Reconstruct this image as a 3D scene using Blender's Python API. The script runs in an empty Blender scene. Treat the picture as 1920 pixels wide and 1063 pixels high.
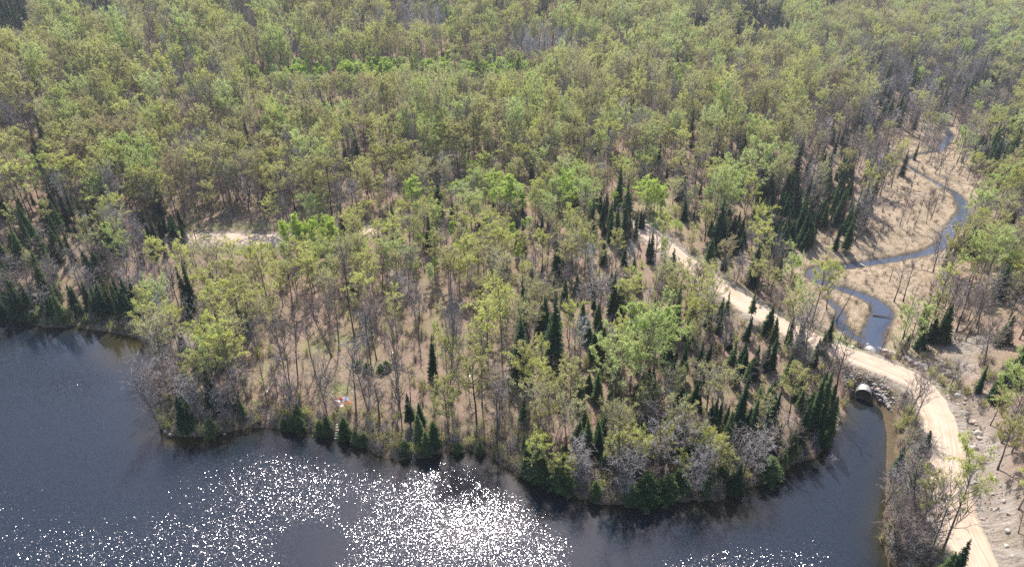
import bpy, math, random, time
import numpy as np
T0 = time.time()
R = math.radians
scene = bpy.context.scene
col = scene.collection
rng = np.random.RandomState(7)

# ------------------------------------------------------------------ camera
PITCH, CAM_H, F = R(29.0), 95.0, 1280.0
cam_d = bpy.data.cameras.new('camera')
cam = bpy.data.objects.new('camera', cam_d); col.objects.link(cam)
cam_d.sensor_width = 36.0; cam_d.lens = 24.0
cam_d.clip_start = 1.0; cam_d.clip_end = 6000.0
cam.location = (0, 0, CAM_H); cam.rotation_euler = (math.pi/2 - PITCH, 0, 0)
scene.camera = cam

# ------------------------------------------------------------------ light
SUN_EL, SUN_AZ = 51.0, -5.0          # azimuth measured from the view direction (+Y) towards +X
world = bpy.data.worlds.new('World'); scene.world = world; world.use_nodes = True
wn = world.node_tree; wn.nodes.clear()
sky = wn.nodes.new('ShaderNodeTexSky'); sky.sky_type = 'NISHITA'; sky.sun_disc = False
sky.sun_elevation = R(SUN_EL); sky.sun_rotation = R(SUN_AZ)
sky.air_density = 1.0; sky.dust_density = 1.5
bg = wn.nodes.new('ShaderNodeBackground'); bg.inputs[1].default_value = 0.12
wo = wn.nodes.new('ShaderNodeOutputWorld')
wn.links.new(sky.outputs[0], bg.inputs[0]); wn.links.new(bg.outputs[0], wo.inputs[0])
sun_d = bpy.data.lights.new('sun', 'SUN'); sun_d.energy = 4.6; sun_d.angle = R(0.53); sun_d.color = (1.0, 0.95, 0.88)
sun = bpy.data.objects.new('sun', sun_d); col.objects.link(sun)
sun.rotation_euler = (R(90 - SUN_EL), 0, R(180 - SUN_AZ))
sun.location = (0, 300, 300)
vs = scene.view_settings; vs.view_transform = 'Standard'; vs.look = 'None'; vs.gamma = 1.0
vs.use_curve_mapping = False; vs.exposure = 1.0
cy = scene.cycles
cy.use_denoising = False; cy.max_bounces = 6; cy.diffuse_bounces = 3; cy.glossy_bounces = 2
cy.transmission_bounces = 3; cy.transparent_max_bounces = 6; cy.volume_bounces = 0; cy.volume_step_rate = 1.0
cy.caustics_reflective = False; cy.caustics_refractive = False; cy.sample_clamp_indirect = 3.0

# ------------------------------------------------------------------ pixel <-> world
sP, cP = math.sin(PITCH), math.cos(PITCH)
def ray(px, py):
    u = (np.asarray(px, float) - 960)/F; v = (np.asarray(py, float) - 531.5)/F
    return u, cP - v*sP, -sP - v*cP
def at_h(px, py, h):
    dx, dy, dz = ray(px, py); t = (h - CAM_H)/dz
    return dx*t, dy*t
def to_px(x, y, z):
    zz = z - CAM_H
    d = y*cP - zz*sP; u = y*sP + zz*cP
    return 960 + F*x/d, 531.5 - F*u/d, d
def poly_px(pts, h=0.0):
    a = np.array(pts, float); x, y = at_h(a[:,0], a[:,1], h); return np.stack([x, y], 1)

def seg_dist(x, y, P, closed=False, vals=None):
    """distance of points to a polyline; also interpolated value and arc parameter"""
    n = len(P); best = np.full(x.shape, 1e9); bv = np.zeros(x.shape); bs = np.zeros(x.shape); side = np.zeros(x.shape)
    arc = 0.0
    for i in range(n if closed else n-1):
        a, b = P[i], P[(i+1) % n]; d = b - a; L2 = (d*d).sum() + 1e-9; L = math.sqrt(L2)
        t = np.clip(((x-a[0])*d[0] + (y-a[1])*d[1])/L2, 0, 1)
        ex = x - (a[0]+t*d[0]); ey = y - (a[1]+t*d[1]); e = np.sqrt(ex*ex+ey*ey)
        m = e < best
        best = np.where(m, e, best)
        if vals is not None:
            bv = np.where(m, vals[i]*(1-t)+vals[(i+1) % n]*t, bv)
        bs = np.where(m, arc+t*L, bs)
        side = np.where(m, np.sign(d[0]*ey - d[1]*ex), side)
        arc += L
    return best, bv, bs, side
def inside(x, y, P):
    c = np.zeros(x.shape, bool); n = len(P)
    for i in range(n):
        x0, y0 = P[i]; x1, y1 = P[(i+1) % n]
        m = ((y0 > y) != (y1 > y))
        xi = (x1-x0)*(y-y0)/((y1-y0) if y1 != y0 else 1e-9) + x0
        c ^= m & (x < xi)
    return c
def smooth(e0, e1, x):
    t = np.clip((x-e0)/(e1-e0), 0, 1); return t*t*(3-2*t)

def vhash(ix, iy, s):
    h = np.sin(ix*127.1 + iy*311.7 + s*74.7)*43758.5453
    return h - np.floor(h)
def vnoise(x, y, s=0):
    ix, iy = np.floor(x), np.floor(y); fx, fy = x-ix, y-iy
    fx = fx*fx*(3-2*fx); fy = fy*fy*(3-2*fy)
    a = vhash(ix, iy, s); b = vhash(ix+1, iy, s); c = vhash(ix, iy+1, s); d = vhash(ix+1, iy+1, s)
    return (a*(1-fx)+b*fx)*(1-fy) + (c*(1-fx)+d*fx)*fy
def fbm(x, y, s=0, o=4):
    r = 0; a = .5
    for i in range(o):
        r = r + a*vnoise(x, y, s+i); x = x*2.03+7; y = y*2.03+3; a *= .5
    return r

def haze(dens):
    m = bpy.data.materials.new('haze_air'); m.use_nodes = True; nt = m.node_tree; nt.nodes.clear()
    pv = nt.nodes.new('ShaderNodeVolumePrincipled'); pv.inputs['Density'].default_value = dens; pv.inputs['Color'].default_value = (.80,.86,1,1); pv.inputs['Anisotropy'].default_value = .35
    o_ = nt.nodes.new('ShaderNodeOutputMaterial'); nt.links.new(pv.outputs[0], o_.inputs['Volume'])
    x0, x1, y0, y1, z0, z1 = -2100, 2100, -300, 1650, -12, 330
    V_ = [(x, y, z) for x in (x0, x1) for y in (y0, y1) for z in (z0, z1)]
    me = bpy.data.meshes.new('haze'); me.from_pydata(V_, [], [(0,1,3,2),(4,6,7,5),(0,4,5,1),(2,3,7,6),(0,2,6,4),(1,5,7,3)]); me.materials.append(m)
    o = bpy.data.objects.new('haze', me); col.objects.link(o); o['kind'] = 'stuff'
haze(.00014)

# ------------------------------------------------------------------ layout (measured from the photograph)
LAKE_PX = [(-500,560),(-250,575),(0,592),(40,604),(90,614),(130,612),(175,616),(230,628),(262,636),(276,660),(282,700),
  (288,745),(298,788),(303,812),(340,820),(400,818),(432,810),(470,802),(510,802),(550,806),(600,812),(648,824),(700,850),
  (742,862),(785,857),(830,848),(880,846),(925,856),(950,876),(972,896),(1010,910),(1058,915),(1085,935),(1120,944),
  (1180,946),(1240,938),(1300,941),(1350,936),(1390,916),(1440,905),(1470,882),(1505,864),(1540,850),(1566,812),
  (1590,786),(1588,755),(1598,733),(1640,738),(1656,754),(1672,778),(1676,820),(1672,870),(1664,920),(1656,960),
  (1652,1010),(1668,1063),(1690,1140),(1720,1260)]
LAKE = np.vstack([poly_px(LAKE_PX), [(100,20),(90,-250),(-600,-250),(-700,150)]])
STREAM_PX = [(1628,668,2.6),(1634,645,2.9),(1642,618,2.9),(1650,600,3.0),(1656,586,2.9),(1645,571,2.6),(1618,556,2.2),
  (1588,545,2.0),(1562,537,1.7),(1543,530,2.2),(1530,521,3.2),(1532,511,3.2),(1556,504,1.9),(1600,498,1.9),(1650,491,1.7),
  (1700,482,1.6),(1740,473,1.8),(1768,459,2.0),(1780,438,2.0),(1797,416,2.4),(1808,396,2.3),(1801,376,2.0),(1788,361,1.6),
  (1764,348,1.3),(1738,333,1.1),(1713,318,1.1),(1697,303,0.9),(1722,290,.9),(1762,282,1.6),(1772,266,1.9),(1782,255,1.6),(1770,235,1.0)]
STREAM = poly_px([p[:2] for p in STREAM_PX]); STREAM_W = np.array([p[2] for p in STREAM_PX])
ARM_PX = [(1548,560,.7),(1566,574,1.1),(1578,590,1.2),(1572,604,1.6),(1588,622,1.6),(1610,636,1.5),(1632,646,1.5)]
ARM = poly_px([p[:2] for p in ARM_PX]); ARM_W = np.array([p[2] for p in ARM_PX])
ROAD_PX = [(1860,1150,6.2),(1836,1063,5.8),(1806,1000,5.4),(1785,930,5.0),(1774,860,4.7),(1765,797,4.5),(1751,762,4.4),
  (1737,738,4.4),(1712,716,4.4),(1671,695,4.4),(1628,679,4.4),(1586,663,4.4),(1543,647,4.4),(1491,622,4.5),(1441,596,4.6),
  (1394,568,4.8),(1348,536,5.0),(1308,510,5.0),(1274,484,5.2),(1246,460,5.4),(1222,441,5.6),(1196,422,5.8)]
a = np.array(ROAD_PX); rx, ry = at_h(a[:,0], a[:,1], a[:,2])
ROAD = np.stack([rx, ry], 1); ROAD_Z = a[:,2].copy()
def catmull(P, Z, k=6):
    out, oz = [], []
    for i in range(len(P)-1):
        p0, p1, p2, p3 = P[max(i-1,0)], P[i], P[i+1], P[min(i+2, len(P)-1)]
        for j in range(k):
            t = j/k
            out.append(.5*((2*p1)+(-p0+p2)*t+(2*p0-5*p1+4*p2-p3)*t*t+(-p0+3*p1-3*p2+p3)*t**3)); oz.append(Z[i]*(1-t)+Z[i+1]*t)
    out.append(P[-1]); oz.append(Z[-1]); return np.array(out), np.array(oz)
ROAD, ROAD_Z = catmull(ROAD, ROAD_Z, 4)
R2_PX = [(335,446,6.3),(400,447,6.0),(460,448,6.0),(530,449,6.0),(590,444,6.0),(640,439,6.2),(690,432,6.4),(715,430,6.5)]
a = np.array(R2_PX); rx, ry = at_h(a[:,0], a[:,1], a[:,2])
ROAD2, ROAD2_Z = catmull(np.stack([rx, ry], 1), a[:,2], 4)
ROAD_HW, ROAD2_HW = 3.5, 3.9
for S in ('STREAM', 'ARM'):
    g, w = catmull(globals()[S], globals()[S+'_W'], 4); globals()[S] = g; globals()[S+'_W'] = w

CTRL = [(1780,260,1),(1700,290,1.2),(1860,330,2.5),(1600,470,1.3),(1500,500,1.4),(1450,480,2.2),(1650,420,1.4),(1720,360,1.3),(1560,590,1.0),
 (1700,560,1.2),(1740,520,1.8),(1470,560,2.4),(1690,610,1.2),
 (1441,596,4),(1586,663,3.5),(1712,717,4),(1765,797,4.5),(1774,860,5),(1806,1000,5.5),(1836,1063,6),(1308,510,5),(1222,441,6),
 (1850,850,9),(1900,950,12),(1900,750,13),(1870,640,9),(1810,670,4),(1830,560,5),(1905,500,12),(1915,430,14),(1915,350,7),(1950,1063,13),
 (600,700,2.2),(800,650,3.4),(1000,650,4.5),(1200,700,4),(1100,850,2.0),(900,500,6),(600,520,4.5),(700,600,3.5),(450,600,2.5),(400,740,1.6),
 (1400,700,3),(1300,820,2.5),(1500,780,2),
 (100,500,5),(50,400,10),(200,430,8),(20,350,15),(450,447,6),(450,390,7.5),(700,350,11),(950,330,9),(1100,300,9),(1200,400,6.5),(1400,350,6),(1600,220,5),(1480,300,7),
 (100,250,22),(400,250,17),(800,250,14),(1200,200,12),(1450,130,11),(60,130,33),(400,130,27),(800,130,22),(1200,100,19),(1600,50,16),
 (1800,120,4),(1900,60,8),(1900,160,3),(0,0,46),(400,0,46),(800,0,42),(1200,0,36),(1600,0,26),(1900,0,18),(-300,200,40),(-200,430,16),(-300,540,6)]
c = np.array(CTRL, float); cx, cyy = at_h(c[:,0], c[:,1], c[:,2]); chh = c[:,2]
cx = np.concatenate([cx, [-700,-200,300,800,1200,500,300,120,-1100,-200,600,1400]]); cyy = np.concatenate([cyy, [800,800,850,800,500,250,60,40,1300,1400,1400,1400]])
chh = np.concatenate([chh, [110,90,70,45,60,32,18,10,170,150,130,120]])
def tps_k(r2): return np.where(r2 > 1e-9, r2*np.log(r2+1e-12), 0)*1e-3
NC = len(cx); SC = 100.0
X, Y = cx/SC, cyy/SC
K = tps_k((X[:,None]-X)**2 + (Y[:,None]-Y)**2) + np.eye(NC)*3e-5
Pm = np.stack([np.ones(NC), X, Y], 1)
A = np.block([[K, Pm], [Pm.T, np.zeros((3,3))]])
sol = np.linalg.solve(A, np.concatenate([chh, np.zeros(3)])); TW, TA = sol[:NC], sol[NC:]
def base_h(x, y):
    s = x.shape; x = x.ravel()/SC; y = y.ravel()/SC; out = TA[0]+TA[1]*x+TA[2]*y
    for i in range(NC): out = out + TW[i]*tps_k((x-X[i])**2+(y-Y[i])**2)
    return out.reshape(s)
# the pipe under the road
PIPE_R = 1.65
p_s = np.array(at_h(1618, 737, 0)); p_n = np.array(at_h(1631, 650, 0))
HOLLOW = np.array(at_h(1770, 655, 3.0))
def height(x, y, full=False):
    x = np.asarray(x, float); y = np.asarray(y, float)
    h = np.maximum(base_h(x, y), 0.9)
    relief = (fbm(x/38, y/38, 3)-.47)*np.clip(h-3, 0, 9)*.75 + (fbm(x/7, y/7, 9, 3)-.44)*.8*smooth(1.0, 3.0, h)
    h = h + relief
    # excavated hollow
    dh = np.hypot((x-HOLLOW[0])/13, (y-HOLLOW[1])/11)
    h = h - 1.6*np.exp(-dh**2*1.4)
    dl, _, _, _ = seg_dist(x, y, LAKE, True); ins = inside(x, y, LAKE)
    dl = np.where(ins, -dl, dl)
    ds, ws, _, _ = seg_dist(x, y, STREAM, False, STREAM_W); ds = ds - ws
    da, wa, _, _ = seg_dist(x, y, ARM, False, ARM_W); da = da - wa
    wob = (fbm(x/2.2, y/2.2, 21, 3)-.44)*1.6
    dl = dl + wob; dw = np.minimum(ds, da) + wob*.75 + (fbm(x/1.1, y/1.1, 41, 2)-.37)*.9
    shore = 0.28 + np.clip(dl, 0, 60)*.20
    h = np.minimum(h, shore*1.0 + np.maximum(0, dl-6)*.3 + np.maximum(0, dl-50)*2)
    h = np.minimum(h, 0.34 + np.clip(dw, 0, 99)*.11 + np.maximum(0, dw-12)*.35 + np.maximum(0, dw-50)*2)
    # roads
    dr, zr, sr, sd = seg_dist(x, y, ROAD, False, ROAD_Z)
    d2, z2, s2, _ = seg_dist(x, y, ROAD2, False, ROAD2_Z)
    in_w = np.minimum(np.where(ins, -.6, dl), dw)
    bank = smooth(ROAD_HW+.7, ROAD_HW+6.5, dr + (fbm(x/3, y/3, 31, 3)-.45)*1.2)
    water = dl < 0
    h = np.where(water, -0.25 - np.clip(-dl, 0, 12)*.28, h)
    h = np.where((dw < 0) & ~water, -0.15 - np.clip(-dw, 0, 3)*.28, h)
    h = (zr-.05)*(1-bank) + h*bank
    # pool at the lake end of the pipe: keep the water free of embankment
    b2 = smooth(ROAD2_HW+.8, ROAD2_HW+7, d2)
    h = (z2-.05)*(1-b2) + h*b2
    if full: return h, dl, dw, dr, d2, sr, sd, dh, relief
    return h

def ground_hit(px, py):
    px = np.atleast_1d(np.asarray(px, float)); py = np.atleast_1d(np.asarray(py, float))
    dx, dy, dz = ray(px, py)
    lo = np.full(px.shape, 40.0); hi = np.full(px.shape, 1500.0); found = np.zeros(px.shape, bool)
    ts = np.geomspace(80, 1500, 130); prev = np.full(px.shape, 80.0)
    for t in ts:
        z = CAM_H + dz*t; below = (z < height(dx*t, dy*t)) & ~found
        lo = np.where(below, prev, lo); hi = np.where(below, t, hi); found |= below
        prev = np.where(found, prev, t)
        if found.all(): break
    for _ in range(12):
        m = (lo+hi)/2; b = CAM_H+dz*m < height(dx*m, dy*m)
        hi = np.where(b, m, hi); lo = np.where(b, lo, m)
    return dx*hi, dy*hi

# ------------------------------------------------------------------ material helpers
def new_mat(name):
    m = bpy.data.materials.new(name); m.use_nodes = True; nt = m.node_tree; nt.nodes.clear(); return m, nt
class NB:
    def __init__(s, nt): s.nt = nt
    def n(s, typ, inp=None, **kw):
        nd = s.nt.nodes.new(typ)
        for k, v in kw.items(): setattr(nd, k, v)
        for k, v in (inp or {}).items():
            if isinstance(v, bpy.types.NodeSocket): s.nt.links.new(v, nd.inputs[k])
            else: nd.inputs[k].default_value = v
        return nd
    def noise(s, vec, scale, detail=4, rough=.6): return s.n('ShaderNodeTexNoise', {'Vector': vec, 'Scale': scale, 'Detail': detail, 'Roughness': rough}).outputs['Fac']
    def ramp(s, fac, stops):
        nd = s.n('ShaderNodeValToRGB', {'Fac': fac}); e = nd.color_ramp.elements
        while len(e) < len(stops): e.new(.5)
        for i, (p, c_) in enumerate(stops): e[i].position = p; e[i].color = (*c_, 1) if len(c_) == 3 else c_
        return nd.outputs['Color']
    def mix(s, f, a_, b_):
        nd = s.n('ShaderNodeMix', data_type='RGBA')
        for i, v in ((0, f), (6, a_), (7, b_)):
            if isinstance(v, bpy.types.NodeSocket): s.nt.links.new(v, nd.inputs[i])
            else: nd.inputs[i].default_value = (*v, 1) if isinstance(v, tuple) and len(v) == 3 else v
        return nd.outputs[2]
    def math(s, op, a_, b_=0.0, c_=0.0):
        nd = s.n('ShaderNodeMath', operation=op)
        for i, v in enumerate((a_, b_, c_)):
            if isinstance(v, bpy.types.NodeSocket): s.nt.links.new(v, nd.inputs[i])
            else: nd.inputs[i].default_value = v
        return nd.outputs[0]
def simple_mat(name, c0, c1, scale=3.0, rough=.85, bump=.3, metal=0.0, spec=.3):
    m, nt = new_mat(name); b = NB(nt); tc = b.n('ShaderNodeTexCoord').outputs['Object']
    f = b.noise(tc, scale, 5); c_ = b.ramp(f, [(.35, c0), (.65, c1)])
    bp = b.n('ShaderNodeBump', {'Height': f, 'Strength': bump, 'Distance': .05})
    p = b.n('ShaderNodeBsdfPrincipled', {'Base Color': c_, 'Roughness': rough, 'Metallic': metal, 'Specular IOR Level': spec, 'Normal': bp.outputs[0]})
    o = b.n('ShaderNodeOutputMaterial', {'Surface': p.outputs[0]}); return m

def bark_mat(name, c0, c1):
    m, nt = new_mat(name); b = NB(nt); oi = b.n('ShaderNodeObjectInfo'); tc = b.n('ShaderNodeTexCoord').outputs['Object']
    f = b.math('ADD', b.noise(tc, 1.4, 3), b.math('MULTIPLY', b.math('SUBTRACT', oi.outputs['Random'], .5), .35))
    c_ = b.ramp(f, [(.3, c0), (.7, c1)])
    p = b.n('ShaderNodeBsdfDiffuse', {'Color': c_}); b.n('ShaderNodeOutputMaterial', {'Surface': p.outputs[0]}); return m
def leaf_mat(name, cols, trans=.45, gloss=.0):
    m, nt = new_mat(name); b = NB(nt); oi = b.n('ShaderNodeObjectInfo'); geo = b.n('ShaderNodeNewGeometry')
    f = b.math('ADD', b.math('MULTIPLY', oi.outputs['Random'], .6), b.math('MULTIPLY', geo.outputs['Random Per Island'], .4))
    k = len(cols); c_ = b.ramp(f, [((i+.5)/k, cc) for i, cc in enumerate(cols)])
    d = b.n('ShaderNodeBsdfDiffuse', {'Color': c_}); t = b.n('ShaderNodeBsdfTranslucent', {'Color': c_})
    mx = b.n('ShaderNodeMixShader', {0: trans, 1: d.outputs[0], 2: t.outputs[0]})
    b.n('ShaderNodeOutputMaterial', {'Surface': mx.outputs[0]}); return m

M = {}
M['bark_grey'] = bark_mat('bark_grey', (.10,.085,.07), (.21,.18,.155))
M['bark_dark'] = bark_mat('bark_dark', (.05,.04,.032), (.12,.095,.08))
M['bark_pale'] = bark_mat('bark_pale', (.26,.25,.22), (.5,.48,.44))
M['twig_grey'] = bark_mat('twig_grey', (.27,.235,.23), (.46,.41,.40))
M['twig_brown'] = bark_mat('twig_brown', (.22,.165,.14), (.38,.30,.255))
M['twig_pale'] = bark_mat('twig_pale', (.44,.42,.41), (.62,.60,.60))
M['leaf_yellow'] = leaf_mat('leaf_yellow', [(.47,.48,.14), (.54,.56,.16), (.61,.62,.22)], .55)
M['leaf_olive'] = leaf_mat('leaf_olive', [(.40,.38,.16), (.46,.45,.18), (.52,.50,.23)], .5)
M['leaf_pale'] = leaf_mat('leaf_pale', [(.42,.50,.17), (.48,.56,.19), (.54,.60,.26)], .5)
M['leaf_bright'] = leaf_mat('leaf_bright', [(.42,.54,.10), (.48,.61,.12), (.54,.64,.17)], .55)
M['leaf_rust'] = leaf_mat('leaf_rust', [(.38,.29,.17), (.42,.34,.19), (.45,.40,.21)], .4)
M['needle'] = leaf_mat('needle', [(.026,.052,.026), (.036,.070,.032), (.055,.090,.038)], .2)
M['needle_soft'] = leaf_mat('needle_soft', [(.065,.10,.038), (.09,.13,.048), (.12,.155,.065)], .25)
M['needle_dead'] = leaf_mat('needle_dead', [(.14,.07,.04), (.2,.10,.055)], .1)
M['wood_pale'] = simple_mat('weathered_wood', (.36,.32,.27), (.55,.51,.45), 4, .9)
M['wood_dark'] = simple_mat('dead_wood', (.09,.07,.055), (.2,.165,.13), 4, .9)

def mesh_np(name, V, faces, mats, midx=None, smooth_=False):
    """faces: list of arrays (n,3) or (n,4)"""
    me = bpy.data.meshes.new(name)
    V = np.asarray(V, np.float32); me.vertices.add(len(V)); me.vertices.foreach_set('co', V.ravel())
    tot = np.concatenate([np.full(len(f), f.shape[1], np.int32) for f in faces]); idx = np.concatenate([f.ravel() for f in faces]).astype(np.int32)
    st = np.concatenate([[0], np.cumsum(tot)[:-1]]).astype(np.int32)
    me.loops.add(len(idx)); me.loops.foreach_set('vertex_index', idx)
    me.polygons.add(len(tot)); me.polygons.foreach_set('loop_start', st); me.polygons.foreach_set('loop_total', tot)
    for m in mats: me.materials.append(m)
    if midx is not None: me.polygons.foreach_set('material_index', np.asarray(midx, np.int32))
    if smooth_: me.polygons.foreach_set('use_smooth', np.ones(len(tot), bool))
    me.update(calc_edges=True); me.validate(); return me
def link(o, parent=None):
    col.objects.link(o)
    if parent: o.parent = parent
    return o
def tag(o, label=None, cat=None, group=None, kind=None):
    if label: o['label'] = label
    if cat: o['category'] = cat
    if group: o['group'] = group
    if kind: o['kind'] = kind
    return o

# ------------------------------------------------------------------ terrain sheet (a fan that is fine near the camera and coarse far away)
NR, NA = 620, 760
rr = np.geomspace(38, 1500, NR); aa = np.linspace(-1.28, 1.28, NA)
RR, AA = np.meshgrid(rr, aa, indexing='ij')
GX = RR*AA; GY = RR*1.0 - 4
HZ, DL, DW, DR, D2, SR, SD, DH, REL = height(GX, GY, True)
HZ = HZ + (rng.rand(*HZ.shape)-.5)*.10*smooth(0.5, 2, np.minimum(np.minimum(DR, D2)-3, 9))
V = np.stack([GX, GY, HZ], -1).reshape(-1, 3)
ii, jj = np.meshgrid(np.arange(NR-1), np.arange(NA-1), indexing='ij')
q = (ii*NA+jj).ravel(); Fq = np.stack([q, q+1, q+NA+1, q+NA], 1)
PXG, PYG, _ = to_px(GX, GY, HZ)
def blob(px, py, cx_, cy_, rx_, ry_): return np.exp(-((px-cx_)/rx_)**2 - ((py-cy_)/ry_)**2)
def blobs(px, py, L):
    r = 0
    for b_ in L: r = np.maximum(r, blob(px, py, *b_[:4])*(b_[4] if len(b_) > 4 else 1))
    return r
# what covers the ground: grass / bare soil / straw
gr_a = blobs(PXG, PYG, [(1238,405,26,26),(1225,425,20,20),(1330,495,40,16,.6),(1540,655,45,10,.8),(1570,635,34,12,.8),(1600,650,30,10,.9),(480,425,110,7,.6),(450,468,90,8,.8),(660,640,40,14,.5),
   (640,730,18,12,.9),(600,650,26,16,.5),(640,635,22,10,.6),(690,690,40,10,.4),(860,640,30,16,.35),(880,690,20,14,.4),(500,690,16,20,.4),(1700,640,30,20,.5),(1900,480,30,60,.9),(1860,560,40,30,.5),(1780,725,20,14,.5),(1120,330,40,14,.3)])
soil = blobs(PXG, PYG, [(1850,850,46,70),(1880,960,50,70),(1800,650,48,22),(1840,640,34,22),(1800,690,50,22,.9),(1900,1050,60,60),(1770,680,40,14,.8),(20,330,40,20,.6),(1830,760,24,40,.7)])
soil = np.maximum(soil, smooth(ROAD_HW+3.6, ROAD_HW+.4, DR)*.9)
soil = np.maximum(soil, smooth(ROAD2_HW+2.5, ROAD2_HW+.3, D2)*.8)
straw = np.clip(smooth(2.6, 1.2, HZ)*smooth(1440, 1480, PXG)*smooth(690, 640, PYG)*(DL > 12), 0, 1)
straw = np.maximum(straw, blobs(PXG, PYG, [(1650,420,90,60,.9),(640,432,80,8,.7),(1680,330,60,40,.6),(680,700,60,20,.25),(1225,385,30,14,.5)]))
steep = blobs(PXG, PYG, [(1855,850,36,60),(1880,960,40,60)])
HZ2 = HZ + soil*(fbm(GX/1.6, GY/1.6, 51, 4)-.47)*1.1*smooth(ROAD_HW+.8, ROAD_HW+3, DR)
V[:,2] = HZ2.ravel()
ground_me = mesh_np('ground', V, [Fq], [], None, True)
attr = ground_me.color_attributes.new('cover', 'FLOAT_COLOR', 'POINT')
wetm = smooth(.9, .1, np.minimum(DL, DW))
attr.data.foreach_set('color', np.stack([gr_a, soil, straw, wetm], -1).astype(np.float32).ravel())
def ground_mat():
    m, nt = new_mat('forest_floor'); b = NB(nt); g = b.n('ShaderNodeNewGeometry').outputs['Position']
    at = b.n('ShaderNodeAttribute', attribute_name='cover'); sp = b.n('ShaderNodeSeparateColor', {0: at.outputs['Color']})
    n1 = b.noise(g, .09, 4); n2 = b.noise(g, .9, 5, .7); n3 = b.noise(g, 4.0, 4, .75)
    lit = b.mix(n3, (.15,.095,.078), (.45,.31,.25)); lit2 = b.mix(n3, (.13,.10,.06), (.36,.29,.19))
    base = b.mix(b.ramp(b.math('ADD', b.math('MULTIPLY', n1, .6), b.math('MULTIPLY', n2, .45)), [(.45, (0,0,0)), (.62, (1,1,1))]), lit, lit2)
    gn = b.ramp(b.math('MULTIPLY', b.math('SUBTRACT', n2, .38), 3.0), [(0, (0,0,0)), (1, (1,1,1))])
    base = b.mix(b.math('MULTIPLY', gn, .28), base, (.16,.17,.07))
    stc = b.mix(n3, (.27,.205,.15), (.55,.44,.335)); stc = b.mix(b.math('MULTIPLY', n2, .5), stc, (.26,.21,.125))
    c_ = b.mix(sp.outputs[2], base, stc)
    wv = b.n('ShaderNodeMapping', {'Vector': g, 'Rotation': (0, 0, .5), 'Scale': (.25, 1.6, .6)}).outputs[0]
    sn = b.noise(wv, 1.2, 6, .7); soc = b.ramp(sn, [(.3, (.12,.10,.085)), (.48, (.29,.25,.21)), (.7, (.44,.395,.345))])
    sm = b.math('MINIMUM', b.math('MULTIPLY', sp.outputs[1], b.math('ADD', .75, b.math('MULTIPLY', n2, .6))), 1.0)
    c_ = b.mix(sm, c_, soc)
    grc = b.mix(n3, (.16,.20,.07), (.36,.38,.17)); gm = b.math('MINIMUM', b.math('MULTIPLY', sp.outputs[0], b.math('ADD', .35, n2)), 1.0)
    c_ = b.mix(gm, c_, grc)
    c_ = b.mix(b.math('MULTIPLY', at.outputs['Alpha'], .75), c_, (.10,.075,.045))
    bp = b.n('ShaderNodeBump', {'Height': b.math('ADD', n3, n2), 'Strength': .9, 'Distance': .35})
    p = b.n('ShaderNodeBsdfDiffuse', {'Color': c_, 'Normal': bp.outputs[0]}); b.n('ShaderNodeOutputMaterial', {'Surface': p.outputs[0]}); return m
ground_me.materials.append(ground_mat())
ground = link(bpy.data.objects.new('ground', ground_me)); tag(ground, kind='structure')

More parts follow.
